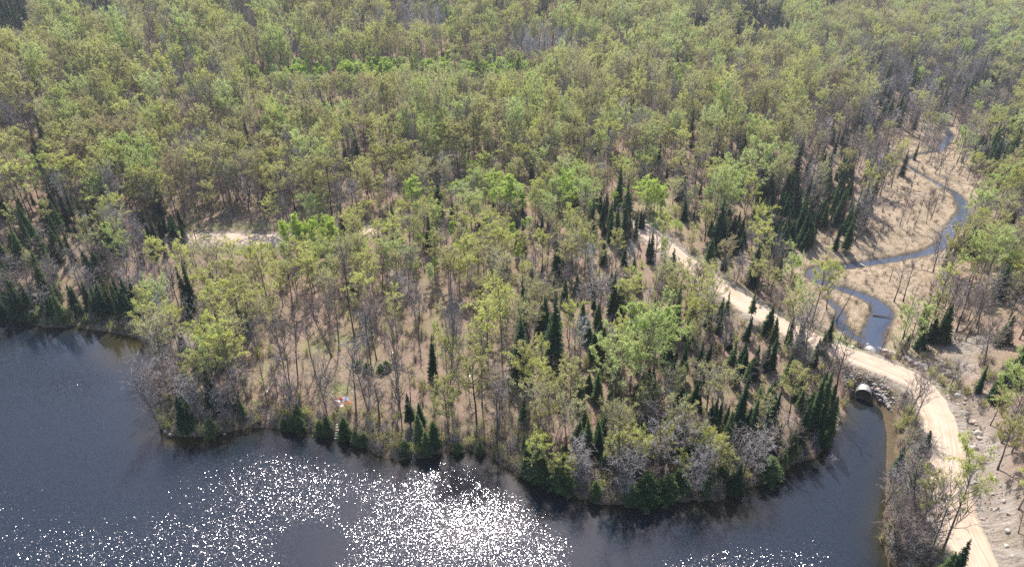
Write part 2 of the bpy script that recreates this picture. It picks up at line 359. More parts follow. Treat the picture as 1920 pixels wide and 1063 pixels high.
# ------------------------------------------------------------------ water
def water_mat(name, deep, shal, rip_scale=1.0, ior=1.42):
    m, nt = new_mat(name); b = NB(nt); g = b.n('ShaderNodeNewGeometry').outputs['Position']
    at = b.n('ShaderNodeAttribute', attribute_name='surface'); sp = b.n('ShaderNodeSeparateColor', {0: at.outputs['Color']})
    rip = b.math('MULTIPLY', sp.outputs[0], rip_scale)
    # each small facet of the rippled surface has a slope of its own
    mp = b.n('ShaderNodeMapping', {'Vector': g, 'Rotation': (0, 0, .35), 'Scale': (9.5, 17.0, 1)}).outputs[0]
    vo = b.n('ShaderNodeTexVoronoi', {'Vector': mp, 'Scale': 1.0, 'Randomness': 1.0}, voronoi_dimensions='2D')
    vo2 = b.n('ShaderNodeTexVoronoi', {'Vector': mp, 'Scale': .43, 'Randomness': 1.0}, voronoi_dimensions='2D')
    def s3(o): return b.n('ShaderNodeSeparateColor', {0: o})
    A_, B_ = s3(vo.outputs['Color']), s3(vo2.outputs['Color'])
    mp2 = b.n('ShaderNodeMapping', {'Vector': g, 'Rotation': (0, 0, .35), 'Scale': (.9, 2.6, 1)}).outputs[0]
    nz = b.n('ShaderNodeTexNoise', {'Vector': mp2, 'Scale': 1.6, 'Detail': 3, 'Roughness': .6}); Nn = s3(nz.outputs['Color'])
    def slope(i):
        s1 = b.math('ADD', b.math('SUBTRACT', A_.outputs[i], .5), b.math('SUBTRACT', A_.outputs[2] if i == 0 else B_.outputs[2], .5))
        s2 = b.math('ADD', s1, b.math('MULTIPLY', b.math('SUBTRACT', B_.outputs[i], .5), .7))
        s2 = b.math('ADD', s2, b.math('MULTIPLY', b.math('SUBTRACT', Nn.outputs[i], .5), .6))
        return b.math('MULTIPLY', s2, rip)
    nv = b.n('ShaderNodeCombineXYZ', {0: slope(0), 1: slope(1), 2: 1.0})
    nn = b.n('ShaderNodeVectorMath', {0: nv.outputs[0]}, operation='NORMALIZE').outputs[0]
    c_ = b.mix(sp.outputs[1], deep, shal); c_ = b.mix(b.math('MULTIPLY', b.noise(g, .25, 4), sp.outputs[1]), c_, tuple(v*1.7 for v in shal))
    fr = b.n('ShaderNodeFresnel', {'IOR': ior, 'Normal': nn}).outputs[0]
    d = b.n('ShaderNodeBsdfDiffuse', {'Color': c_}); gl = b.n('ShaderNodeBsdfGlossy', {'Color': (1, .92, .97, 1), 'Roughness': b.math('ADD', .02, b.math('MULTIPLY', rip, .27)), 'Normal': nn})
    mx = b.n('ShaderNodeMixShader', {0: fr, 1: d.outputs[0], 2: gl.outputs[0]})
    b.n('ShaderNodeOutputMaterial', {'Surface': mx.outputs[0]}); return m
wr = np.concatenate([[-260,-120,-20], np.geomspace(30, 330, 230)]); wa = np.linspace(-1.0, 1.0, 300)
WX = np.where(np.abs(wr)[:,None] < 30, 200, np.maximum(wr, 200)[:,None]*1.35)*wa[None,:]; WY = np.repeat(wr[:,None], 300, 1)
P_, Q_, _ = to_px(WX, np.maximum(WY, 30), 0*WX)
dlw, _, _, _ = seg_dist(WX, WY, LAKE, True); insw = inside(WX, WY, LAKE)
rip = .36*np.ones_like(P_)
calm = blobs(P_, Q_, [(40,820,260,130,.5),(120,640,210,62),(590,1030,105,78,.98),(655,960,50,50,.85),(230,900,240,90,.5),(655,925,35,22,.6),(1180,990,165,90,1),(1150,1063,120,60,1),(1090,1050,60,60,.9),(1330,960,120,60,1),(960,890,70,22,.95),(1600,800,70,60,.92),(1480,960,70,60,.8),(330,940,70,26,.3)])
rip = rip*(1-calm*.97)*(0.68+.65*fbm(P_/120, Q_/60, 77, 3))
rip = rip*(1-.76*blob(P_, Q_, 885, 985, 165, 85))
rip = np.where(WY < 60, .25, rip)
rip = rip*(.08+.92*smooth(0, 16, dlw)) + .003
shal = np.exp(-dlw/2.2)*.7 + blobs(P_, Q_, [(230,660,50,30,.9),(350,825,70,14,.8),(1380,960,60,26,.5)])*.8
qi, qj = np.meshgrid(np.arange(len(wr)-1), np.arange(299), indexing='ij'); q = (qi*300+qj).ravel(); Fw = np.stack([q, q+1, q+301, q+300], 1)
near = (insw | (dlw < 14)).ravel()
Fw = Fw[near[Fw].any(1) & (WX.ravel()[Fw].mean(1) < 140)]
lake_me = mesh_np('lake', np.stack([WX, WY, 0*WX], -1).reshape(-1, 3), [Fw], [water_mat('lake_water', (.008,.015,.025), (.026,.021,.006))])
at_ = lake_me.color_attributes.new('surface', 'FLOAT_COLOR', 'POINT')
at_.data.foreach_set('color', np.stack([rip, np.clip(shal,0,1), 0*rip, 0*rip+1], -1).astype(np.float32).ravel())
tag(link(bpy.data.objects.new('lake', lake_me)), kind='structure')

sx0, sx1 = STREAM[:,0].min()-12, STREAM[:,0].max()+12; sy0, sy1 = STREAM[:,1].min()-2, STREAM[:,1].max()+12
xs = np.arange(sx0, sx1, 1.2); ys = np.arange(sy0, sy1, 1.2); SX, SY = np.meshgrid(xs, ys)
d1, w1, _, _ = seg_dist(SX, SY, STREAM, False, STREAM_W); d2_, w2, _, _ = seg_dist(SX, SY, ARM, False, ARM_W)
dd = np.minimum(d1-w1, d2_-w2)
q = (np.arange(len(ys)-1)[:,None]*len(xs)+np.arange(len(xs)-1)[None,:]).ravel(); Fs = np.stack([q, q+1, q+len(xs)+1, q+len(xs)], 1)
Fs = Fs[(dd.ravel()[Fs] < 2.2).any(1)]
ok = np.unique(Fs); remap = np.full(SX.size, -1); remap[ok] = np.arange(len(ok))
Sv = np.stack([SX.ravel(), SY.ravel(), 0*SX.ravel()+.02], 1)[ok]
st_me = mesh_np('stream', Sv, [remap[Fs]], [water_mat('stream_water', (.035,.052,.085), (.055,.042,.02))])  # blue in the deep tone stands in for sky reflected by the creek
sa = st_me.color_attributes.new('surface', 'FLOAT_COLOR', 'POINT')
sp_, sq_, _ = to_px(Sv[:,0], Sv[:,1], Sv[:,2])
dsh = np.clip(-dd.ravel()[ok], 0, 3)
sa.data.foreach_set('color', np.stack([.025+.02*fbm(Sv[:,0]/9, Sv[:,1]/9, 5), np.exp(-dsh/.8)*.7+blob(sp_, sq_, 1530, 515, 22, 14)*.5, 0*dsh, 0*dsh+1], -1).astype(np.float32).ravel())
tag(link(bpy.data.objects.new('stream', st_me)), kind='structure')

# ------------------------------------------------------------------ roads
def road_mat():
    m, nt = new_mat('gravel_road'); b = NB(nt); g = b.n('ShaderNodeNewGeometry').outputs['Position']
    uv = b.n('ShaderNodeAttribute', attribute_name='along'); s = b.n('ShaderNodeSeparateXYZ', {0: uv.outputs['Vector']})
    st = b.n('ShaderNodeCombineXYZ', {0: b.math('MULTIPLY', s.outputs[0], .035), 1: b.math('MULTIPLY', s.outputs[1], 3.2), 2: 0.0}).outputs[0]
    tr = b.noise(st, 1.0, 4, .65); n2 = b.noise(g, .35, 4); n3 = b.noise(g, 7, 5, .8)
    c_ = b.ramp(tr, [(.28, (.31,.225,.16)), (.46, (.46,.355,.27)), (.66, (.56,.46,.37))])
    c_ = b.mix(b.math('MULTIPLY', b.ramp(n2, [(.48,(0,0,0)), (.68,(1,1,1))]), .5), c_, (.36,.25,.17))
    c_ = b.mix(b.math('MULTIPLY', n3, .35), c_, (.30,.24,.18))
    bp = b.n('ShaderNodeBump', {'Height': b.math('ADD', b.math('MULTIPLY', tr, .8), b.math('MULTIPLY', n3, .5)), 'Strength': .7, 'Distance': .12})
    p = b.n('ShaderNodeBsdfDiffuse', {'Color': c_, 'Normal': bp.outputs[0]}); b.n('ShaderNodeOutputMaterial', {'Surface': p.outputs[0]}); return m
RM = road_mat()
def build_road(name, P, Z, hw):
    P, Z = catmull(P, Z, 4)
    t = np.gradient(P, axis=0); t /= np.linalg.norm(t, axis=1)[:,None]; nrm = np.stack([-t[:,1], t[:,0]], 1)
    s = np.concatenate([[0], np.cumsum(np.linalg.norm(np.diff(P, axis=0), axis=1))])
    k = 17; w = np.linspace(-1, 1, k); V_ = []; UV = []
    for i in range(len(P)):
        for j in range(k):
            e = hw*(1+.26*(fbm(s[i]/5.0, w[j]*0+np.sign(w[j])*7, 61, 3)-.45)*2) if abs(w[j]) > .5 else hw
            x, y = P[i] + nrm[i]*w[j]*e
            z = Z[i] + .07 + .10*(1-w[j]**2) - .05*math.exp(-((abs(w[j])-.42)/.13)**2) - (.34*max(0, abs(w[j])-.86)/.14)
            V_.append((x, y, z)); UV.append((s[i], w[j]*hw, 0))
    q = (np.arange(len(P)-1)[:,None]*k+np.arange(k-1)[None,:]).ravel(); Fr = np.stack([q, q+1, q+k+1, q+k], 1)[:, ::-1]
    me = mesh_np(name, V_, [Fr], [RM], None, True)
    a_ = me.attributes.new('along', 'FLOAT_VECTOR', 'POINT'); a_.data.foreach_set('vector', np.array(UV, np.float32).ravel())
    tag(link(bpy.data.objects.new(name, me)), kind='structure')
build_road('gravel_road', ROAD, ROAD_Z, ROAD_HW)
build_road('gravel_road', ROAD2, ROAD2_Z, ROAD2_HW)
print('terrain', round(time.time()-T0, 1))

# ------------------------------------------------------------------ tree generators
def tubes(paths, sides=4):
    """paths: list of (pts(n,3), radii(n)) -> verts, quads"""
    V_, F_ = [], []; o = 0
    for pts, rad in paths:
        n_ = len(pts); t = np.gradient(pts, axis=0); t /= (np.linalg.norm(t, axis=1)[:,None]+1e-9)
        up = np.tile(np.array([.13,.21,.97]), (n_,1)); up[np.abs(t[:,2]) > .8] = (1,.1,0)
        s_ = np.cross(t, up); s_ /= np.linalg.norm(s_, axis=1)[:,None]; w_ = np.cross(s_, t)
        an = np.arange(sides)*2*math.pi/sides
        ring = pts[:,None,:] + rad[:,None,None]*(np.cos(an)[None,:,None]*s_[:,None,:] + np.sin(an)[None,:,None]*w_[:,None,:])
        V_.append(ring.reshape(-1,3))
        i_, j_ = np.meshgrid(np.arange(n_-1), np.arange(sides), indexing='ij'); j2 = (j_+1) % sides
        F_.append(np.stack([o+i_*sides+j_, o+i_*sides+j2, o+(i_+1)*sides+j2, o+(i_+1)*sides+j_], -1).reshape(-1,4)); o += n_*sides
    return np.concatenate(V_), np.concatenate(F_)
def unit(v): return v/(np.linalg.norm(v, axis=-1, keepdims=True)+1e-9)
def twig_tris(P, D, L, w):
    s_ = unit(np.cross(D, rng.randn(*D.shape)))*w
    V_ = np.stack([P-s_, P+s_, P+D*L[:,None]], 1).reshape(-1,3); return V_, np.arange(len(V_)).reshape(-1,3)
def leaf_tris(P, size):
    a_ = unit(rng.randn(*P.shape)); b_ = unit(np.cross(a_, rng.randn(*P.shape))); s_ = size*(.6+.8*rng.rand(len(P)))[:,None]
    V_ = np.stack([P+a_*s_*.6, P-a_*s_*.35+b_*s_*.5, P-a_*s_*.35-b_*s_*.5], 1).reshape(-1,3); return V_, np.arange(len(V_)).reshape(-1,3)
def combine(parts):
    V_, F_, mi = [], [], []; o = 0
    for v, f, m in parts:
        V_.append(v); F_.append(f+o); mi.append(np.full(len(f), m)); o += len(v)
    return np.concatenate(V_), F_, np.concatenate(mi)

PROTO = {}      # kind -> list of dict(crown mesh, trunk mesh, joined mesh, base height, look word)
def broadleaf(name, H=16, cb=.4, spread=3.0, nl=15, stems=1, asc=50, leaf=None, nleaf=2200, lsize=.22, bark='bark_grey', twig='twig_grey', ntw=11, profile='round', look='', tw=.018, lean=.0, r0=.17):
    paths, tips, tipd = [], [], []
    for s_ in range(stems):
        n_ = 9; tt = np.linspace(0, 1, n_); Hs = H*(1 if s_ == 0 else .82+.15*rng.rand())
        az0 = rng.rand()*6.28; ln = lean + (0 if stems == 1 else .12+.10*rng.rand())
        off = np.cumsum(rng.randn(n_,2)*.13, 0)*tt[:,None] + np.outer(tt*Hs*ln, [math.cos(az0), math.sin(az0)])
        tp = np.column_stack([off[:,0], off[:,1], tt*Hs]); tr = (r0*H/16)*(1-tt)**.85+.025; tr[0] *= 1.25
        paths.append((tp, tr))
        for k in range(nl):
            t = cb + (.97-cb)*((k+rng.rand()*.8)/nl); p0 = np.array([np.interp(t, tt, tp[:,i]) for i in range(3)])
            u_ = (t-cb)/(1-cb)
            prof = {'round': math.sin(math.pi*min(1, .22+.72*u_))**.7, 'cone': 1-.78*u_, 'vase': .45+.55*u_, 'oval': (math.sin(math.pi*(.12+.8*u_)))}[profile]
            Ln = spread*prof*(.75+.5*rng.rand()); az = k*2.4+rng.rand()*1.0; el = R(asc*(.75+.5*u_)+rng.randn()*9)
            d0 = np.array([math.cos(az)*math.cos(el), math.sin(az)*math.cos(el), math.sin(el)])
            L_ = Ln/max(.45, math.cos(el)); m_ = 5; q_ = np.linspace(0, 1, m_)[:,None]
            bend = np.array([0,0,1])*(.12*L_)*(q_**2)
            lp = p0 + d0*L_*q_ + bend + rng.randn(m_,3)*.06*L_*q_
            paths.append((lp, (.055*H/16)*(1-q_[:,0])**.8+.014))
            ns = 5
            for j in range(ns):
                w_ = .3+.7*(j+rng.rand())/ns; w_ = min(w_, .98); pb = np.array([np.interp(w_, q_[:,0], lp[:,i]) for i in range(3)])
                dv = unit(d0 + rng.randn(3)*.75 + np.array([0,0,.25])); l2 = L_*(.22+.22*rng.rand()); sb = pb + dv*l2*np.linspace(0,1,3)[:,None]
                paths.append((sb, np.array([.022,.014,.008])))
                for e in np.linspace(.25, 1, ntw):
                    tips.append(pb+dv*l2*e); tipd.append(unit(dv*.8+rng.randn(3)*.75+np.array([0,0,.25])))
    tv, tf = tubes(paths[:stems] , 6)
    lv, lf = tubes([p for p in paths if len(p[0]) == 5], 4)
    trunk = combine([(tv, tf, 0), (lv, lf, 0)])
    tips = np.array(tips); tipd = np.array(tipd); Lt = .35+.75*rng.rand(len(tips))
    parts = []
    sv, sf = tubes([p for p in paths if len(p[0]) == 3], 3); parts.append((sv, sf, 0))
    v_, f_ = twig_tris(tips, tipd, Lt, tw); parts.append((v_, f_, 0))
    if leaf:
        pw = (np.clip(tips[:,2]/H-cb*.6, .02, 1))**1.2*(.5+np.hypot(tips[:,0], tips[:,1])/spread); cl = rng.rand(len(tips)//ntw+1)[np.arange(len(tips))//ntw]; pw *= (.15+cl**2); pw /= pw.sum(); nleaf = int(nleaf*1.9); k = rng.choice(len(tips), nleaf, p=pw); pl = tips[k] + tipd[k]*(Lt[k]*rng.rand(nleaf))[:,None] + rng.randn(nleaf,3)*.13
        v_, f_ = leaf_tris(pl, lsize); parts.append((v_, f_, 1))
    crown = combine(parts)
    return finish(name, trunk, crown, [M[bark]], [M[twig]] + ([M[leaf]] if leaf else []), H, look)
def finish(name, trunk, crown, tm, cm, H, look):
    def build(nm, g, mats):
        V_, F_, mi = g; q_ = [f for f in F_ if f.shape[1] == 4]; t_ = [f for f in F_ if f.shape[1] == 3]
        fl = F_; return mesh_np(nm, V_, fl, mats, mi)
    cme, tme = build(name+'_crown', crown, cm), build(name+'_trunk', trunk, tm)
    V_ = np.concatenate([trunk[0], crown[0]]); F_ = list(trunk[1]) + [f+len(trunk[0]) for f in crown[1]]
    mi = np.concatenate([trunk[2], crown[2]+1]); jme = mesh_np(name+'_whole', V_, F_, tm+cm, mi)
    return dict(crown=cme, trunk=tme, whole=jme, H=H, look=look)
def conifer(name, H=15, rad=1.8, cb=.06, lev=.36, per=8, droop=.28, mat='needle', look='', ragged=0.0, power=.9, dens=1.0, wide=.34, bark='bark_dark'):
    tt = np.linspace(0, 1, 7); tp = np.column_stack([rng.randn(7)*.05*tt, rng.randn(7)*.05*tt, tt*H])
    tv, tf = tubes([(tp, (.14*H/15)*(1-tt)+.02)], 6)
    Vs = []; z = H*cb; dirs = []
    k = 0; bp = []
    while z < H*.985:
        u_ = (z/H-cb)/(1-cb); r_ = rad*((1-u_)**power) + .10
        if ragged: r_ *= (1-ragged*rng.rand())
        for j in range(max(4, int(per*(.5+.5*(1-u_)+.2)))):
            if rng.rand() > dens*(1-.35*ragged): continue
            az = k*.7+j*2*math.pi/per+rng.randn()*.25; L_ = r_*(.72+.5*rng.rand())
            dh = np.array([math.cos(az), math.sin(az), 0]); sd_ = np.array([-dh[1], dh[0], 0])
            dr_ = droop*(1-.9*u_)+rng.randn()*.06
            p0 = np.array([np.interp(z, tp[:,2], tp[:,0]), np.interp(z, tp[:,2], tp[:,1]), z+rng.randn()*.08])
            bp.append((p0, p0+dh*L_+np.array([0,0,-dr_*L_])))
            ns = max(3, int(L_/.28))
            for i in range(ns):
                e0 = (i+.0)/ns; e1 = (i+1.25)/ns
                c0 = p0+dh*L_*e0+np.array([0,0,-dr_*L_*e0**1.5]); c1 = p0+dh*L_*e1+np.array([0,0,-dr_*L_*e1**1.5])
                w_ = (wide*L_*(1-e0)**.7+.12)*(.8+.4*rng.rand())
                for s_ in (-1, 1):
                    tip = c1 + sd_*s_*w_ + np.array([0,0,-.10-.12*rng.rand()])*w_*2 + rng.randn(3)*.05
                    Vs.append(np.stack([c0, c1, tip]))
        z += lev*(1-.35*u_)*(.85+.3*rng.rand()); k += 1
    # leader
    for a_ in range(4):
        d_ = np.array([math.cos(a_*1.57), math.sin(a_*1.57), 0])*.12; Vs.append(np.stack([tp[-1]+[0,0,.35], tp[-1]+d_-[0,0,.4], tp[-1]-d_*.4-[0,0,.5]]))
    Vc = np.concatenate(Vs); Fc = np.arange(len(Vc)).reshape(-1,3)
    parts = [(Vc, Fc, 0)]
    tparts = [(tv, tf, 0)]
    if ragged > .3:
        P_ = np.array([b_[0] for b_ in bp]); D_ = np.array([b_[1]-b_[0] for b_ in bp]); L_ = np.linalg.norm(D_, axis=1)
        v_, f_ = twig_tris(P_, unit(D_), L_*1.1, .03); tparts.append((v_, f_, 0))
    return finish(name, combine(tparts), combine(parts), [M[bark]], [M[mat]], H, look)

def shrub(name, H=2.2, stems=16, leaf=None, nleaf=0, twig='twig_brown', spread=1.1, lsize=.12):
    P_, D_, L_ = [], [], []; paths = []
    for i in range(stems):
        az = rng.rand()*6.28; el = R(45+40*rng.rand()); L = H*(.6+.5*rng.rand()); b_ = rng.randn(3)*.15*spread; b_[2] = 0
        d_ = np.array([math.cos(az)*math.cos(el)*spread, math.sin(az)*math.cos(el)*spread, math.sin(el)]); q_ = np.linspace(0,1,4)[:,None]
        pp = b_ + d_*L*q_ + rng.randn(4,3)*.05*q_; paths.append((pp, np.array([.03,.022,.014,.006])))
        for e in np.linspace(.25, 1, 12):
            P_.append(b_+d_*L*e); D_.append(unit(d_+rng.randn(3)*.6)); L_.append(.25+.5*rng.rand()*H/2.2)
    tv, tf = tubes(paths, 3); P_, D_, L_ = map(np.array, (P_, D_, L_)); v_, f_ = twig_tris(P_, D_, L_, .014)
    parts = [(v_, f_, 0)]
    if leaf:
        k = rng.randint(0, len(P_), nleaf); v_, f_ = leaf_tris(P_[k]+D_[k]*(L_[k]*rng.rand(nleaf))[:,None]+rng.randn(nleaf,3)*.08, lsize); parts.append((v_, f_, 1))
    return finish(name, combine([(tv, tf, 0)]), combine(parts), [M['bark_grey']], [M[twig]]+([M[leaf]] if leaf else []), H, '')

PROTO['leafing'] = [
 broadleaf('leafing_a', 16, .38, 3.3, 17, leaf='leaf_yellow', nleaf=2600, look='round-crowned yellow-green'),
 broadleaf('leafing_b', 17, .45, 2.7, 15, leaf='leaf_olive', nleaf=2100, look='olive-budded straight', twig='twig_brown', bark='bark_dark'),
 broadleaf('leafing_c', 15, .30, 3.2, 17, stems=2, leaf='leaf_pale', nleaf=3000, look='twin-stemmed pale green'),
 broadleaf('leafing_d', 17, .50, 3.1, 14, leaf='leaf_yellow', nleaf=1300, look='thinly leafed yellow-green', asc=58, profile='vase'),
 broadleaf('leafing_e', 14, .34, 3.5, 19, leaf='leaf_pale', nleaf=3600, look='full-crowned pale green', asc=40),
 broadleaf('leafing_f', 16, .42, 2.5, 15, leaf='leaf_olive', nleaf=3000, look='oval olive-green', profile='oval'),
 broadleaf('leafing_g', 14, .40, 2.9, 15, leaf='leaf_rust', nleaf=1900, look='rusty-budded', twig='twig_brown'),
 broadleaf('leafing_h', 15, .35, 3.0, 16, stems=2, leaf='leaf_olive', nleaf=1400, look='sparse forked olive-budded', asc=60, profile='vase')]
PROTO['aspen'] = [
 broadleaf('aspen_a', 14, .28, 2.0, 19, leaf='leaf_bright', nleaf=3600, lsize=.2, look='lime cone-crowned', profile='cone', asc=42, twig='twig_pale', bark='bark_pale'),
 broadleaf('aspen_b', 13, .25, 2.3, 19, leaf='leaf_bright', nleaf=2900, lsize=.2, look='bushy lime', profile='oval', asc=45),
 broadleaf('aspen_c', 15, .35, 1.8, 18, leaf='leaf_pale', nleaf=2800, lsize=.19, look='slender mint-green', profile='oval', asc=55, bark='bark_pale', twig='twig_pale')]
PROTO['bare'] = [
 broadleaf('bare_a', 16, .35, 2.8, 17, ntw=13, look='grey spreading'),
 broadleaf('bare_b', 17, .45, 2.2, 16, ntw=13, look='brown narrow-crowned', twig='twig_brown', profile='oval', asc=60),
 broadleaf('bare_c', 14, .25, 3.0, 15, stems=3, ntw=9, look='grey many-stemmed', asc=62, profile='vase'),
 broadleaf('bare_d', 15, .40, 2.6, 16, ntw=12, look='brown two-stemmed', stems=2, twig='twig_brown', asc=58),
 broadleaf('bare_e', 13, .30, 2.0, 15, ntw=12, look='whitish-twigged slender', twig='twig_pale', bark='bark_pale', profile='oval', asc=62),
 broadleaf('bare_f', 16, .55, 2.3, 10, ntw=5, look='gaunt few-limbed', bark='bark_dark')]
PROTO['spruce'] = [
 conifer('spruce_a', 15, 1.5, look='slim dark spire', ragged=.18),
 conifer('spruce_b', 14, 2.3, look='broad-skirted dark', power=.85, ragged=.2),
 conifer('spruce_c', 16, 1.25, cb=.22, look='pencil-thin dark', ragged=.25),
 conifer('spruce_d', 15, 2.0, cb=.12, look='soft green full', mat='needle_soft', droop=.2, power=.8),
 conifer('spruce_e', 16, 1.7, cb=.3, look='ragged open-branched', ragged=.5, mat='needle_soft', dens=.85),
 conifer('spruce_f', 11, 1.9, look='squat dense dark', power=.95, per=9)]
PROTO['cedar'] = [
 conifer('cedar_a', 6, 1.7, cb=.02, look='bushy olive', mat='needle_soft', power=.5, droop=.1, lev=.3, ragged=.2),
 conifer('cedar_b', 8, 1.5, cb=.03, look='columnar mid-green', mat='needle_soft', power=.6, droop=.05, lev=.32, ragged=.15)]
PROTO['brush'] = [shrub('brush_a', 2.2, 18), shrub('brush_b', 3.2, 14, twig='twig_grey', spread=.8), shrub('brush_c', 2.0, 14, 'leaf_olive', 420),
   shrub('brush_d', 2.6, 12, 'leaf_yellow', 500, spread=.8), shrub('brush_e', 1.3, 12, twig='twig_brown', spread=1.3), shrub('brush_f', 4.5, 7, twig='twig_grey', spread=.45)]
PROTO['dead'] = [conifer('dead_spruce', 10, 1.2, mat='needle_dead', ragged=.4, look='rust-red dead')]
print('protos', round(time.time()-T0, 1), {k: [len(p['whole'].polygons) for p in v] for k, v in PROTO.items()})
KIND_NAME = {'leafing': 'leafing_tree', 'aspen': 'aspen_tree', 'bare': 'bare_tree', 'spruce': 'spruce_tree', 'cedar': 'cedar_tree', 'dead': 'dead_spruce_tree'}

# ------------------------------------------------------------------ hero trees: (kind, variant, x of the foot, y of the foot, y of the tip, width factor)
HERO = []
def H_(kind, L):
    for e in L: HERO.append((kind,)+tuple(e))
H_('spruce', [(1,1036,695,553,1.15),(0,722,440,400,1.3),(0,812,708,626,1),(0,1010,628,555,1),(3,1022,625,552,1),(0,1148,592,508,1.2),(3,1158,598,520,1),
 (1,1255,535,463,1.1),(1,1240,545,480,.9),(4,1175,430,330,1.5),(2,1080,402,343,1.4),(0,1117,388,348,1),(0,1125,398,352,1.1),(0,1135,410,358,1.1),(0,1128,425,370,1.1),(0,1142,440,374,1.2),
 (2,1150,418,368,1.2),(0,1158,455,380,1.2),(0,1168,448,378,1.2),(0,1178,460,400,1.2),(0,1190,452,392,1),(0,1145,455,395,1.2),(0,1132,442,412,1.3),(0,1200,428,390,1),(0,1205,430,392,1),
 (0,1170,500,450,1.2),(0,1188,505,470,1),(0,1220,492,430,1.2),(2,1213,490,440,1),(0,1283,415,372,1.4),(0,1300,415,392,1.3),(0,1307,410,388,1.2),(1,1420,368,310,1.1),(0,1382,335,302,1.2),(1,1380,372,328,.9),
 (0,1342,338,298,1.4),(1,1365,410,384,1.2),(0,1384,425,395,1.2),(0,1345,475,440,1.5),(1,1330,475,445,1.3),(0,998,342,290,1.3),(2,1233,318,262,1.5),(1,1326,216,186,1.1),(0,1152,240,212,1.3),(0,1208,224,200,1.5),
 (0,1284,162,134,1.2),(0,832,116,92,1.3),(0,853,98,72,1.4),(0,829,112,90,1.2),(0,980,418,385,1.5),(0,1016,448,400,1.2),(0,1008,445,412,1.2),(1,980,470,415,.9),(1,1043,515,452,1.1),(0,948,537,488,1.3),
 (0,1145,545,505,1.2),(0,862,352,325,1.3),(0,925,402,378,1.3),(0,900,432,412,1.4),(2,805,480,400,1.3),(0,1016,520,495,1.4),(3,1195,548,508,1),
 (0,42,400,348,1.2),(0,12,408,354,1.2),(0,20,414,360,1.1),(3,92,305,244,1.4),(0,70,310,268,1.3),(0,140,300,280,1.4),(0,128,418,353,1.1),(1,112,476,422,1.2),(1,78,468,418,1.1),(0,66,492,440,1.2),(0,40,462,438,1.5),(0,22,463,442,1.3),
 (0,130,438,408,1.3),(0,144,443,418,1.1),(0,168,414,384,1.3),(0,98,480,455,1.2),(0,201,520,474,1.1),(0,250,405,380,1.1),(0,262,415,390,1.2),(0,278,445,398,1.1),(0,293,458,400,1.1),(0,310,428,404,1.2),(1,331,455,410,1.1),(0,345,446,422,1.2),
 (3,20,535,482,1),(0,398,530,500,1.3),(2,350,500,472,1),(1,250,600,546,1),(0,228,598,548,1.2),(3,123,606,548,1),(3,108,602,552,1),(1,200,600,530,1.2),(1,48,600,530,1.2),(3,180,604,556,1),(0,300,470,430,1),(0,312,480,440,1),
 (0,455,628,556,1.1),(0,466,632,575,1),(2,432,632,588,1.4),(0,346,672,623,1.2),(0,376,668,620,1.2),(1,350,806,738,1.1),(3,362,798,745,1),(0,410,752,712,1.2),(1,396,742,690,1),(0,372,760,725,1.2),(0,425,770,735,1),
 (3,1790,690,560,.1),
 (4,1722,645,575,1.2),(1,1745,640,590,1.2),(3,1765,642,568,1.2),(1,1808,478,424,1.6),(1,1822,482,425,1.5),(1,1795,480,435,1.3),(1,1868,562,492,1.1),(1,1878,445,395,1.2),(1,1890,430,388,1.2),(1,1872,455,415,1.1),(3,1912,560,500,1),
 (1,1895,725,648,1),(2,1900,700,650,1),(1,1858,330,252,1.2),(0,1848,325,270,1.2),(1,1885,315,250,1.1),(0,1838,318,262,1.1),(3,1530,800,690,.9),(0,1518,812,700,1.1),(1,1475,712,658,.9),(3,1545,820,735,1),(0,1494,840,748,1.1),(3,1480,858,800,1),
 (0,1376,722,678,1.4),(0,1392,702,654,1.3),(0,1433,692,642,1.4),(0,1398,638,590,1.2),(1,1366,655,622,1),(0,1352,585,555,1.2),(0,1344,600,570,1.1),(2,1258,722,655,1.6),(2,1275,715,645,1.4),(0,1246,690,640,1.2),(1,1130,672,610,1.1),(1,1112,680,620,1.1),
 (0,1030,712,650,1.2),(0,1048,712,662,1.1),(1,1138,815,752,1.1),(3,1102,735,698,1.2),(3,1118,740,692,1.1),(0,1276,792,748,1.3),(0,1288,795,752,1.2),(0,1306,782,738,1.4),(0,1345,795,752,1.1),(3,1102,850,782,1),(0,1178,868,815,1.1),(0,1136,862,815,1),
 (2,790,805,752,1.6),(2,770,800,738,1.5),(3,788,830,770,1),(2,1725,862,806,1.8),(3,1693,955,850,.7),(1,1785,1085,1010,.8),(3,1760,1090,1030,.9),(0,1700,900,850,1),
 (0,1655,310,262,1.2),(0,1640,300,262,1.2),(0,1690,330,280,1.3),(1,1626,400,300,.7),(2,1560,300,240,1),(2,1600,260,190,1.2)])
H_('dead', [(0,1486,540,512,1.5)])
